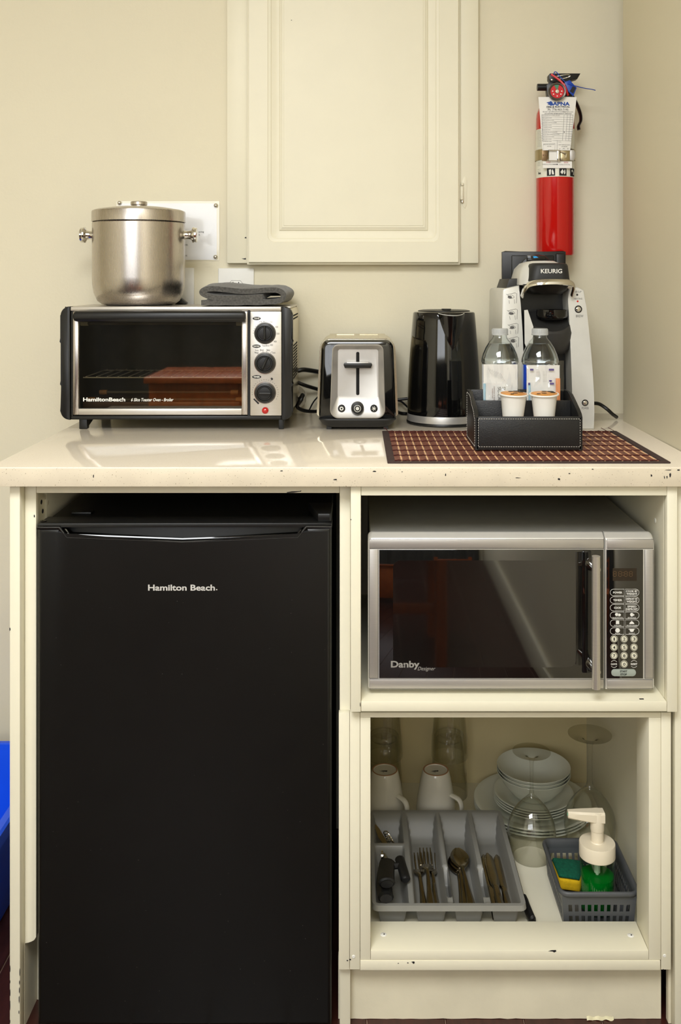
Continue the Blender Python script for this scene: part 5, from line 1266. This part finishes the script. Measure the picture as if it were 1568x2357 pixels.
# ================================================================== OUTLETS
b_ = None
def wallplate(u0, u1, v0, v1, label, name, cat, grp=None):
    p = thing(name, label, cat, PX((u0+u1)/2, v1, YW)); b_ = B(); pbox(b_, u0, u1, v0, v1, YW-.005, YW-.0003, .0025, 3); pl = ob('plate', b_, M_white, p); return p
op = wallplate(502, 585, 617, 735, 'white electrical outlet plate on the wall behind the folded towel', 'wall_outlet', 'outlet')
for v in (662, 700):
    b_ = B(); y = YW-.0055; pp = [(526, v+13), (526, v-8), (533, v-16), (553, v-16), (560, v-8), (560, v+13)]; pprism(b_, pp, y, YW-.004, .0005); rc = ob('receptacle', b_, M_white, op)
    b_ = B()
    for u in (536.5, 549.5): pbox(b_, u-1, u+1, v-13, v-6, y-.0002, y+.001)
    lathe(b_, [(0, 0), (.0024, 0), (0, -.0003)], PX(543, v+6, y), 10, 'Y'); ob('socket_slots', b_, M_dark, rc)
    b_ = B(); tube(b_, [PX(u, w_, y+.0005) for u, w_ in pp], .0005, 4, closed=True); ob('receptacle_gap', b_, M_dark, rc)
op2 = wallplate(366, 447, 616, 735, 'white blank wall plate partly hidden behind the steel ice bucket', 'wall_plate', 'wall plate')
b_ = B(); pbox(b_, 385, 428, 640, 712, YW-.0056, YW-.004, .0006); ob('switch_insert', b_, M_white, op2)

# ================================================================== BLUE BIN left of the cabinets
bn = thing('recycling_bin', 'blue plastic open recycling bin on the floor beside the cabinets', 'bin', (-.86, .26, 0))
bm = B(); zr = .2500
def binring(z, ins, r=.04): return [Vector((p[0], p[1], z)) for p in rrect(-1.06+ins, -.640-ins, .0+ins, .52-ins, r, 5)]
loft(bm, [binring(.004, .048), binring(0, .055), binring(.0, .055), binring(.004, .047), binring(zr-.012, .012), binring(zr-.002, .010), binring(zr-.002, .014), binring(.010, .052)], cap0=False, cap1=True)
ob('tub', bm, M_blue, bn)
bm = B(); loft(bm, [binring(zr-.035, .004), binring(zr-.033, 0), binring(zr-.004, -.004), binring(zr, .0), binring(zr, .010), binring(zr-.006, .014), binring(zr-.035, .010)], cap0=False, cap1=False); bmesh.ops.remove_doubles(bm, verts=bm.verts[:], dist=1e-6)
ob('rim', bm, M_blue, bn)

# ================================================================== LOWER CUPBOARD CONTENT (shelf at ZF)
# ------------------------------------------------------------------ cutlery tray
tx0, tx1, ty0, ty1, tzr = .0265, .292, .1065, .412, .160
ctray = thing('cutlery_tray', 'grey plastic cutlery tray with divided compartments in the lower cabinet', 'cutlery tray', ((tx0+tx1)/2, (ty0+ty1)/2, ZF))
comps = [(.0325, .0905), (.0985, .1585), (.1655, .2225), (.2305, .2845)]
zfl = ZF+.0015
def hfun(x, y):
    """height of the tray sheet"""
    h = tzr; sl = .010
    for ci, (a, b_) in enumerate(comps):
        ys = [(ty0+.007, .288), (.2955, ty1-.007)] if ci == 0 else [(ty0+.007, ty1-.007)]
        for (c, d) in ys:
            sb = .045 if (d > .35) else sl
            dx = min(x-a, b_-x); dy0 = (y-c); dy1 = (d-y)
            t = min(max(0, dx)/sl, max(0, dy0)/sl, max(0, dy1)/sb)
            t = max(0, min(1, t)); t = t*t*(3-2*t) if t < 1 else 1
            h = min(h, tzr-(tzr-zfl)*t)
    # the two right-hand dividers dip in the middle so cutlery can be gripped
    for xd in (.162, .2265):
        if abs(x-xd) < .0045 and h > zfl+.004:
            if .150 < y < .205: h = min(h, zfl+.012)
            elif .205 <= y < .225: h = min(h, zfl+.012+(y-.205)/.02*(tzr-zfl-.012))
            elif .138 < y <= .150: h = min(h, zfl+.012+(.150-y)/.012*(tzr-.006-zfl-.012))
            elif y <= .138 and y > .118: h = min(h, tzr-.004)
    return h
bm = B(); nx, ny = 134, 124
vs = [[bm.verts.new((tx0+(tx1-tx0)*i/nx, ty0+(ty1-ty0)*j/ny, hfun(tx0+(tx1-tx0)*i/nx, ty0+(ty1-ty0)*j/ny))) for j in range(ny+1)] for i in range(nx+1)]
def rcor(i, j):
    x, y = vs[i][j].co.x, vs[i][j].co.y; r = .012
    for cx, sx in ((tx0+r, -1), (tx1-r, 1)):
        for cy, sy in ((ty0+r, -1), (ty1-r, 1)):
            if (x-cx)*sx > 0 and (y-cy)*sy > 0:
                d = math.hypot(x-cx, y-cy); m_ = max(abs(x-cx), abs(y-cy))
                if d > 1e-9: s = m_/d; vs[i][j].co.x = cx+(x-cx)*s; vs[i][j].co.y = cy+(y-cy)*s
for i in range(nx+1):
    for j in range(ny+1): rcor(i, j)
for i in range(nx):
    for j in range(ny): bm.faces.new((vs[i][j], vs[i+1][j], vs[i+1][j+1], vs[i][j+1]))
edge = [vs[i][0] for i in range(nx+1)]+[vs[nx][j] for j in range(1, ny+1)]+[vs[i][ny] for i in range(nx-1, -1, -1)]+[vs[0][j] for j in range(ny-1, 0, -1)]
cxm, cym = (tx0+tx1)/2, (ty0+ty1)/2
l1 = [bm.verts.new((v.co.x+.0012*(1 if v.co.x > cxm else -1)*(1 if abs(v.co.x-cxm) > .12 else 0), v.co.y+.0012*(1 if v.co.y > cym else -1)*(1 if abs(v.co.y-cym) > .14 else 0), tzr-.009)) for v in edge]
n = len(edge)
for i in range(n): bm.faces.new((edge[i], l1[i], l1[(i+1) % n], edge[(i+1) % n]))
ob('tray_body', bm, M_greyplastic, ctray, angle=60)

# ------------------------------------------------------------------ cutlery
zc = zfl+.0006
def bar_loft(bm, stations, zof=0):
    """stations: (y, halfwidth, z, thickness)"""
    rings = []
    for y, hw, z, th in stations:
        rings.append([Vector((-hw, y, z)), Vector((-hw*.6, y, z-th*.35)), Vector((hw*.6, y, z-th*.35)), Vector((hw, y, z)), Vector((hw*.6, y, z+th)), Vector((-hw*.6, y, z+th))])
    return loft(bm, rings)
def spoon_mesh():
    bm = B()
    bar_loft(bm, [(0, .0035, .001, .001), (.004, .0085, .001, .0016), (.03, .0078, .0015, .002), (.07, .0048, .005, .0024), (.10, .0036, .008, .0026), (.125, .0036, .0085, .0026), (.134, .0050, .0070, .0020)])
    def f(s, t):
        y = .130+.060*t; w = .0178*math.sin(PI*min(1, (t*.93+.05)))**.62; x = (s*2-1)*w
        d = (1-(s*2-1)**2)*math.sin(PI*min(1, t*.95+.04))**.7
        return (x, y, .0095-.0080*d-.003*(1-t))
    sheet(bm, f, 12, 16, .0012, nrm=(0, 0, 1)); return finish_mesh('dessert_spoon', bm, M_cutlery, True, 50)
def fork_mesh():
    bm = B()
    bar_loft(bm, [(0, .0035, .001, .001), (.004, .0085, .001, .0016), (.03, .0078, .0015, .002), (.07, .0048, .005, .0024), (.10, .0036, .009, .0026), (.12, .0036, .0095, .0026), (.130, .0095, .0075, .0018), (.137, .0122, .005, .0016), (.147, .0125, .0030, .0014)])
    for q in range(4):
        x = -.0105+.007*q; tube(bm, [(x, .145, .0035), (x, .160, .0022), (x*.98, .178, .0048), (x*.95, .192, .0095)], [.0019, .0018, .0016, .0009], 6, flat=(1, .6))
    return finish_mesh('dinner_fork', bm, M_cutlery, True, 50)
def knife_mesh():
    bm = B()
    bar_loft(bm, [(0, .0035, .001, .001), (.004, .0085, .001, .0022), (.04, .0075, .001, .003), (.085, .0055, .001, .0036), (.095, .0075, .001, .003), (.098, .0088, .0015, .0014), (.12, .0096, .0015, .0012), (.165, .0098, .0015, .0012), (.185, .0075, .0015, .001), (.196, .002, .0015, .0008)])
    return finish_mesh('table_knife', bm, M_cutlery, True, 50)
fm, sm, km = fork_mesh(), spoon_mesh(), knife_mesh()
def lay(me, name, u_end, dx_tip, dz, label, cat, grp, y0=.1245, roll=0, tilt=0.0):
    o = bpy.data.objects.new(name, me); COL.objects.link(o); o.location = (u_end, y0, zc+dz); o.rotation_euler = (tilt, roll, math.atan2(-dx_tip, .19)); return tag(o, label, cat, grp)
lay(fm, 'dinner_fork', .1210, -.007, .0006, 'steel dinner fork lying under two others, against the opener side', 'fork', 'forks in the cutlery tray')
lay(fm, 'dinner_fork', .1415, -.002, .0008, 'steel dinner fork lying under another, on the spoon side', 'fork', 'forks in the cutlery tray', roll=.12, y0=.1255)
lay(fm, 'dinner_fork', .1310, .001, .0068, 'steel dinner fork lying on top of the fork pile', 'fork', 'forks in the cutlery tray', y0=.130)
lay(sm, 'dessert_spoon', .1880, .003, .0016, 'steel spoon lying under another, on the fork side', 'spoon', 'spoons in the cutlery tray', y0=.1245)
lay(sm, 'dessert_spoon', .1925, .003, .0062, 'steel spoon lying between the lower and uppermost spoons', 'spoon', 'spoons in the cutlery tray', roll=-.10, y0=.126)
lay(sm, 'dessert_spoon', .2040, -.010, .0108, 'steel spoon lying on top of the spoon pile', 'spoon', 'spoons in the cutlery tray', y0=.126)
lay(km, 'table_knife', .2450, .001, .0006, 'steel table knife beside the spoons with a broad blade', 'knife', 'knives in the cutlery tray', y0=.127)
lay(km, 'table_knife', .2560, -.003, .0046, 'steel table knife lying between two other knives', 'knife', 'knives in the cutlery tray', y0=.1255)
lay(km, 'table_knife', .2690, .002, .0006, 'steel table knife against the tray side wall', 'knife', 'knives in the cutlery tray', y0=.1265)
# can opener with black grips and key
M_grip = mat('black_rubber', (24, 24, 24), .45, bump=.1, bscale=300, var=.15, vscale=40)
co = thing('can_opener', 'can opener with black rubber grips and turning key in the tray', 'can opener', (.05, .18, zc))
bm = B(); tube(bm, catmull([(.0455, .114, .164), (.044, .135, .160), (.043, .165, .157), (.0455, .195, .157), (.047, .208, .156)], 6), [.0095]*2+[.0122]*20+[.0105]*2+[.0085], 12, flat=(1.15, .75)); ob('grip', bm, M_grip, co)
bm = B(); tube(bm, catmull([(.0475, .132, .178), (.0465, .150, .176), (.0475, .180, .173), (.050, .205, .170), (.0515, .212, .169)], 6), [.0090]*2+[.0125]*20+[.0105]*2+[.0085], 12, flat=(1.2, .7)); ob('grip', bm, M_grip, co)
bm = B(); tube(bm, [(.048, .205, .158), (.046, .228, .158), (.044, .246, .157)], .0045, 8); tube(bm, [(.0515, .208, .169), (.049, .232, .164), (.046, .25, .160)], .0042, 8); ob('steel_jaw', bm, M_chrome, co)
bm = B(); lathe(bm, [(.0095, -.0018), (.0095, .0018), (.003, .0022), (.003, -.0022)], (.0415, .2365, .166), 24, 'X', closed=True); ob('cutting_wheel', bm, M_chrome, co)
bm = B(); tube(bm, catmull([(.082, .163, .166), (.0795, .180, .168), (.0755, .205, .170), (.073, .2235, .170)], 5), [.0075]+[.0105]*14+[.0075], 12, flat=(.85, .7)); ob('turning_key', bm, M_grip, co)
bm = B(); tube(bm, [(.053, .198, .170), (.074, .201, .170)], .0058, 10); ob('key_shaft', bm, M_grip, co)
co.location.x += .005; co.location.z += .003
# corkscrew
ck = thing('corkscrew', 'steel corkscrew with a spiral worm in the small back compartment', 'corkscrew', (.06, .30, zc))
pts = []
for i in range(70):
    t = i/69; a = t*2*PI*5; c = Vector((.0675, .310, .150)).lerp(Vector((.0555, .352, .150)), t); pts.append(c+Vector((.0042*math.cos(a), .0, .0042*math.sin(a))))
bm = B(); tube(bm, pts, .0013, 6); ob('spiral_worm', bm, M_chrome, ck)
bm = B(); loft(bm, [[Vector((x+dx, y, z+dz)) for dx, dz in ((-w, 0), (w, 0), (w, .002), (-w, .002))] for x, y, z, w in ((.062, .302, .143, .005), (.048, .335, .146, .006), (.040, .360, .150, .004), (.037, .370, .152, .001))]); ob('foil_blade', bm, M_cutlery, ck)
bm = B(); box(bm, .050, .076, .300, .312, .140, .150, .002); ob('body', bm, M_chrome, ck)
# kitchen knife beside the tray
kn = thing('kitchen_knife', 'kitchen knife with a black handle lying against the side of the tray', 'knife', (.30, .15, ZF))
bm = B(); tube(bm, catmull([(.3045, .108, ZF+.012), (.3020, .125, ZF+.013), (.2995, .150, ZF+.014), (.2985, .172, ZF+.015)], 6), [.006]*2+[.0095]*14+[.0085]*2+[.007], 12, flat=(.65, 1.15)); ob('handle', bm, M_grip, kn)
bm = B(); prism(bm, [(.170, ZF+.009), (.20, ZF+.004), (.29, ZF+.012), (.28, ZF+.021), (.170, ZF+.021)], 'X', .2975, .2988); ob('blade', bm, M_cutlery, kn)

# ------------------------------------------------------------------ plates and bowls
YPl = .4765; pcx = X(1222, YPl)+.003
def plate_mesh(name, R_, h, foot, m):
    bm = B(); prof = [(0, .0016), (foot*.95, .0016), (foot, 0), (foot+.003, .001), (foot+.012, .006), (R_*.93, h-.004), (R_-.001, h-.0012), (R_, h), (R_-.0015, h+.0004), (R_*.92, h-.0016), (foot+.010, .0085), (foot, .0042), (0, .0040)]
    lathe(bm, prof, (0, 0, 0), 64); return finish_mesh(name, bm, m, True, 50)
def put(me, name, loc, label, cat, grp, rot=0):
    o = bpy.data.objects.new(name, me); COL.objects.link(o); o.location = loc; o.rotation_euler = (0, 0, rot); return tag(o, label, cat, grp)
pm = plate_mesh('dinner_plate', .1215, .019, .075, M_opal)
for i, s in enumerate(('at the bottom of the plate stack', 'in the middle of the large plates', 'uppermost of the large plates')):
    put(pm, 'dinner_plate', (pcx, YPl, ZF+.0003+i*.0062), 'large white dinner plate '+s, 'plate', 'dinner plates in the cabinet')
z1_ = ZF+.0003+2*.0062+.0044
pm2 = plate_mesh('side_plate', .083, .016, .052, M_opal)
for i, s in enumerate(('lowest, lying on the dinner plates', 'second up in the small plate stack', 'third up in the small plate stack', 'uppermost, under the bowls')):
    put(pm2, 'side_plate', (pcx+.003, YPl, z1_+i*.0052), 'small white side plate '+s, 'plate', 'side plates in the cabinet')
z2_ = z1_+3*.0052+.0044
bm = B(); lathe(bm, [(0, .0015), (.030, .0015), (.032, 0), (.034, .001), (.050, .014), (.066, .034), (.0745, .050), (.0765, .0525), (.0762, .0533), (.0742, .0525), (.0635, .035), (.048, .017), (.032, .0055), (0, .0045)], (0, 0, 0), 64)
bmsh = finish_mesh('cereal_bowl', bm, M_opal, True, 50)
for i, s in enumerate(('lowest, standing on the side plates', 'in the middle of the bowl stack', 'uppermost in the bowl stack')):
    put(bmsh, 'cereal_bowl', (pcx+.003, YPl, z2_+i*.0066), 'white opal bowl '+s, 'bowl', 'bowls in the cabinet')

# ------------------------------------------------------------------ upturned mugs
YMg = .474; km_ = K(YMg)
def mug(u, label):
    p = thing('coffee_mug', label, 'mug', (X(u, YMg), YMg, ZF+.0003), group='upturned mugs in the cabinet')
    bm = B(); lathe(bm, [(.0375, .0), (.0410, .0), (.0415, .002), (.0412, .015), (.0385, .04), (.0330, .07), (.0290, .088), (.0275, .0925), (.0262, .0945), (.0245, .0945), (.0235, .0925), (0, .0915), (0, .088), (.024, .086), (.030, .065), (.036, .035), (.038, .012)], (0, 0, 0), 48, closed=False); b2 = ob('cup', bm, M_ceramic, p, local=True)
    bm = B(); lathe(bm, [(.0266, .0935), (.0266, .0948), (.0245, .0950), (.0240, .0938)], (0, 0, 0), 40, closed=True); ob('foot_ring', bm, mat('bare_clay', (176, 132, 96), .7, var=.1) if 'bare_clay' not in MATS else MATS['bare_clay'], p, local=True)
    bm = B()
    prism(bm, [(-.006, -.006), (.0, .001), (.001, -.004)], 'Z', .0915, .0921); prism(bm, [(.000, -.003), (.006, .000), (.004, .004), (.001, .002)], 'Z', .0915, .0921); prism(bm, [(-.008, -.008), (.004, -.007), (.004, -.0065), (-.008, -.0075)], 'Z', .0915, .0921)
    ob('maker_mark', bm, M_print, p, local=True, smooth=False)
    bm = B(); tube(bm, catmull([(.036, 0, .052), (.055, 0, .047), (.061, 0, .032), (.056, 0, .016), (.037, 0, .012)], 6), .0048, 10, flat=(1.3, .8)); ob('handle', bm, M_ceramic, p, local=True)
    return p
mg = mug(886, 'white mug turned upside down beside the cabinet side wall')
mg.rotation_euler = (0, 0, -.75)
dup(mg, (X(1003.5, YMg), YMg, ZF+.0003), rotz=-.6, label='white mug turned upside down with a brown foot ring between the tumblers and plates')

# ------------------------------------------------------------------ upturned tumblers, two to a stack
def tumbler(loc, label):
    p = thing('glass_tumbler', label, 'glass', loc, group='upturned tumblers in the cabinet')
    bm = B(); seg = 40
    def rg(r, z, flute): return [Vector(((r+(flute*math.cos(10*t) if flute else 0))*math.cos(t), (r+(flute*math.cos(10*t) if flute else 0))*math.sin(t), z)) for t in [2*PI*i/seg for i in range(seg)]]
    rings = [rg(.0375, .0, 0), rg(.0400, 0, 0), rg(.0402, .002, 0), rg(.0398, .018, 0), rg(.0385, .045, 0), rg(.0372, .052, .0008), rg(.0345, .09, .0012), rg(.0320, .124, .0014), rg(.0312, .130, .001), rg(.029, .1325, 0), rg(.022, .1325, 0),
             rg(.0215, .1305, 0), rg(.006, .130, 0), rg(.006, .116, 0), rg(.024, .117, 0), rg(.0285, .121, .0), rg(.0302, .112, 0), rg(.033, .08, 0), rg(.0355, .05, 0), rg(.0375, .02, 0)]
    loft(bm, rings[:], cap0=False, cap1=False)
    bm.verts.ensure_lookup_table()
    n_ = len(rings); L_ = bm.verts[:]
    a, b_ = L_[(n_-1)*seg:], L_[:seg]
    for i in range(seg): bm.faces.new((a[i], a[(i+1) % seg], b_[(i+1) % seg], b_[i]))
    ob('glass_wall', bm, M_glass, p, local=True, angle=50)
    return p
YTb = .557
for u, nm in ((884, 'behind the mug at the cabinet side wall'), (1034, 'behind the mug with the brown foot ring')):
    z0_ = ZF+.0003
    if u == 884: t0 = tumbler((X(u, YTb), YTb, z0_), 'upside-down glass tumbler, lower of the stack '+nm)
    else: dup(t0, (X(u, YTb), YTb, z0_), label='upside-down glass tumbler, lower of the stack '+nm)
    dup(t0, (X(u, YTb)+.001, YTb, z0_+.0835), rotz=.2, label='upside-down glass tumbler, upper of the stack '+nm)

# ------------------------------------------------------------------ upturned wine glasses
def wine(u, Y, hgt, rb, rmax, rrim, zmax, zbowl, label, sr=.0036):
    p = thing('wine_glass', label, 'wine glass', (X(u, Y), Y, ZF+.0003), group='upturned wine glasses in the cabinet')
    t = .0011; out = []
    n_ = 16
    def rr(z):
        if z <= zmax: s = z/zmax; return rrim+(rmax-rrim)*math.sin(s*PI/2)
        s = (z-zmax)/(zbowl-zmax); return rmax*math.cos(s*PI/2)**.75 if s < 1 else 0
    outer = [(max(rr(zbowl*i/n_), sr*1.25), zbowl*i/n_) for i in range(n_+1)]
    outer[-1] = (sr*1.2, zbowl)
    stem = [(sr, zbowl+.012), (sr*.92, zbowl+(hgt-zbowl)*.5), (sr*1.0, hgt-.022), (sr*2.0, hgt-.010), (rb*.5, hgt-.0045), (rb*.93, hgt-.0018), (rb, hgt-.001), (rb, hgt-.0003), (rb*.9, hgt), (0, hgt-.0015)]
    inner = [(max(0, rr(z)-t), z) for z in [(zbowl-.006)*i/n_ for i in range(n_, -1, -1)]]
    inner[0] = (0, zbowl-.006)
    bm = B(); prof = inner+outer+stem
    lathe(bm, prof, (0, 0, 0), 56); ob('glass_body', bm, M_glass, p, local=True, angle=60)
    return p
wine(1224, .3236, .205, .0367, .0468, .0360, .050, .122, 'clear wine glass turned upside down with a plain stem before the plates')
wine(1358, .345, .229, .0425, .0500, .0400, .055, .128, 'large clear wine glass turned upside down with a thick stem by the side wall', sr=.0055)

# ------------------------------------------------------------------ basket with soap and sponge
bk = thing('plastic_basket', 'dark grey slotted plastic basket holding soap and a sponge', 'basket', (.42, .19, ZF))
bx0, bx1, by0, by1, bzr = .3505, .4865, .1075, .272, .183; tp = .008
def wallgrid(bm, P0, P1, Q0, Q1, ncol, rows, th, mx=.06):
    """slotted wall between bottom edge P0-P1 and top edge Q0-Q1"""
    P0, P1, Q0, Q1 = map(Vector, (P0, P1, Q0, Q1))
    nrm = (P1-P0).cross(Q0-P0).normalized()*th
    def pt(s, t): return (P0.lerp(P1, s)).lerp(Q0.lerp(Q1, s), t)
    def cell(s0, s1, t0, t1):
        a = [pt(s0, t0), pt(s1, t0), pt(s1, t1), pt(s0, t1)]; loft(bm, [a, [q+nrm for q in a]])
    tb = [0]
    for (t0, t1) in rows: tb += [t0, t1]
    tb.append(1)
    for i in range(0, len(tb)-1, 2): cell(0, 1, tb[i], tb[i+1])
    pitch_ = (1-2*mx)/ncol; bar = pitch_*.42
    for (t0, t1) in rows:
        cell(0, mx, t0, t1); cell(1-mx, 1, t0, t1)
        for c in range(ncol):
            s = mx+pitch_*c
            if c > 0: cell(s-bar/2, s+bar/2, t0, t1)
            else: cell(s, s+bar/2, t0, t1)
        cell(1-mx-bar/2, 1-mx, t0, t1)
zb_ = ZF+.0005; zw = bzr-.006
bot = [(bx0+tp, by0+tp, zb_), (bx1-tp, by0+tp, zb_), (bx1-tp, by1-tp, zb_), (bx0+tp, by1-tp, zb_)]
top = [(bx0+.003, by0+.003, zw), (bx1-.003, by0+.003, zw), (bx1-.003, by1-.003, zw), (bx0+.003, by1-.003, zw)]
for i, (nc, rw_) in enumerate(((10, [(.12, .34), (.46, .68)]), (14, [(.15, .50), (.58, .72)]), (10, [(.12, .34), (.46, .68)]), (14, [(.15, .50), (.58, .72)]))):
    j = (i+1) % 4; bm = B(); wallgrid(bm, bot[i], bot[j], top[i], top[j], nc, rw_, -.0016); ob('slotted_wall', bm, M_dkgreyplastic, bk, smooth=False)
ob('basket_floor', bx(bx0+tp, bx1-tp, by0+tp, by1-tp, zb_, zb_+.002), M_dkgreyplastic, bk)
bm = B()
def brg(ins, z): return [Vector((p[0], p[1], z)) for p in rrect(bx0+ins, bx1-ins, by0+ins, by1-ins, .016-min(ins, .008), 5)]
loft(bm, [brg(.004, zw-.004), brg(-.001, zw-.003), brg(-.003, zw+.001), brg(-.002, bzr-.001), brg(.001, bzr), brg(.004, bzr-.002), brg(.0055, zw-.006), brg(.0055, zw-.010), brg(.004, zw-.010)], False, False); 
ob('rim', bm, M_dkgreyplastic, bk, angle=60)
# soap dispenser
ysd = .163; ks = K(ysd); sc = Vector((X(1375, ysd), ysd, zb_+.0023))
sd = thing('soap_dispenser', 'clear pump dispenser of green dish soap with an ivory pump', 'soap dispenser', sc)
r0 = 40*ks; zz = lambda v: Z(v, ysd)-sc.z
zc0 = zz(1968); zliq = zz(2012)
bm = B(); pr = [(0, 0), (r0*.92, 0), (r0, .003), (r0, zc0), (r0-.0012, zc0), (r0-.0012, .004), (0, .004)]; lathe(bm, pr, sc, 48); ob('bottle', bm, thin_clear('clear_bottle', (236, 246, 238), 1.45, 1.4, .02), sd)
M_soap = mat('green_soap', (0, 150, 48), .02, trans=.25, ior=1.34, var=.08, vscale=20)
bm = B(); lathe(bm, [(0, .0045), (r0-.0016, .0045), (r0-.0016, zliq), (0, zliq)], sc, 48); ob('liquid', bm, M_soap, sd)
bm = B(); lathe(bm, [(0, zc0-.001), (r0*1.0, zc0-.001), (41*ks, zc0), (41*ks, zc0+.022), (40*ks, zc0+.0235), (16*ks, zc0+.0245), (14.5*ks, zc0+.026), (14.5*ks, zc0+.045), (0, zc0+.045)], sc, 48); ob('pump_collar', bm, M_cream, sd)
zs_ = zc0+.045
bm = B(); lathe(bm, [(0, zs_), (15.5*ks, zs_), (15.8*ks, zs_+.001), (15.8*ks, zz(1868)-.001), (14.5*ks, zz(1868)+.001), (0, zz(1868)+.001)], sc, 32)
zn = sc.z+zz(1868)
nz = [(0.0115, .0115, -.018), (.0, .012, -.0178), (-.03, .009, -.0140), (-.045, .0066, -.0120), (-.0525, .0055, -.0105)]
loft(bm, [[Vector((sc.x+dx, sc.y+a, zn+b_)) for a, b_ in ((-hw, lo+.003), (-hw*.6, lo), (hw*.6, lo), (hw, lo+.003), (hw, -.001), (hw*.7, .0022), (-hw*.7, .0022), (-hw, -.001))] for dx, hw, lo in nz])
pp_ = ob('pump_head', bm, M_cream, sd)
b_ = B(); lathe(b_, [(0, 0), (.003, 0), (.003, -.0006), (0, -.0006)], (sc.x-.0525, sc.y, zn-.0045), 12, 'X'); ob('nozzle_tip', b_, mat('soap_drop', (120, 190, 150), .2, var=.05), pp_)
bm = B(); lathe(bm, [(0, zc0-.030), (7*ks, zc0-.030), (7*ks, zc0-.004), (11*ks, zc0-.002), (0, zc0-.002)], sc, 20); ob('dip_tube_valve', bm, M_white, sd)
bm = B(); tube(bm, [sc+Vector((0, 0, zc0-.03)), sc+Vector((0, 0, .008))], .0028, 10); ob('dip_tube', bm, M_white, sd)
# sponge leaning in the basket
spg = thing('sponge', 'yellow sponge with a green scouring pad in the grey basket', 'sponge', (.3905, .2285, zb_+.0025), rotz=.06)
def blockm(x0, x1, y0, y1, z0, z1, sd_, amp):
    bm = B(); n_ = 10
    box(bm, x0, x1, y0, y1, z0, z1, .004, 3)
    bmesh.ops.subdivide_edges(bm, edges=bm.edges[:], cuts=2, use_grid_fill=True)
    for v in bm.verts: v.co += Vector([noise.noise(v.co*140+Vector((sd_+q*7, 0, 0)))*amp for q in range(3)])
    return bm
tilt = Matrix.Rotation(math.radians(9), 4, 'Y')@Matrix.Rotation(math.radians(3), 4, 'X')
def tilted(bm, dz):
    bmesh.ops.transform(bm, matrix=tilt, verts=bm.verts[:]); bmesh.ops.translate(bm, verts=bm.verts[:], vec=(0, 0, dz)); return bm
o1 = tilted(blockm(-.029, .029, -.0265, .0265, 0, .021, 1, .0010), .026)
lowz = min(v.co.z for v in o1.verts)
bmesh.ops.translate(o1, verts=o1.verts[:], vec=(0, 0, -lowz+.0004)); ob('foam', o1, mat('yellow_foam', (236, 190, 20), .85, bump=.8, bscale=180, var=.15, vscale=120), spg, local=True)
o2 = tilted(blockm(-.029, .029, -.0265, .0265, .0211, .0285, 4, .0012), .026); bmesh.ops.translate(o2, verts=o2.verts[:], vec=(0, 0, -lowz+.0004)); ob('scouring_pad', o2, mat('green_pad', (6, 92, 66), .95, bump=1, bscale=260, var=.3, vscale=200), spg, local=True)
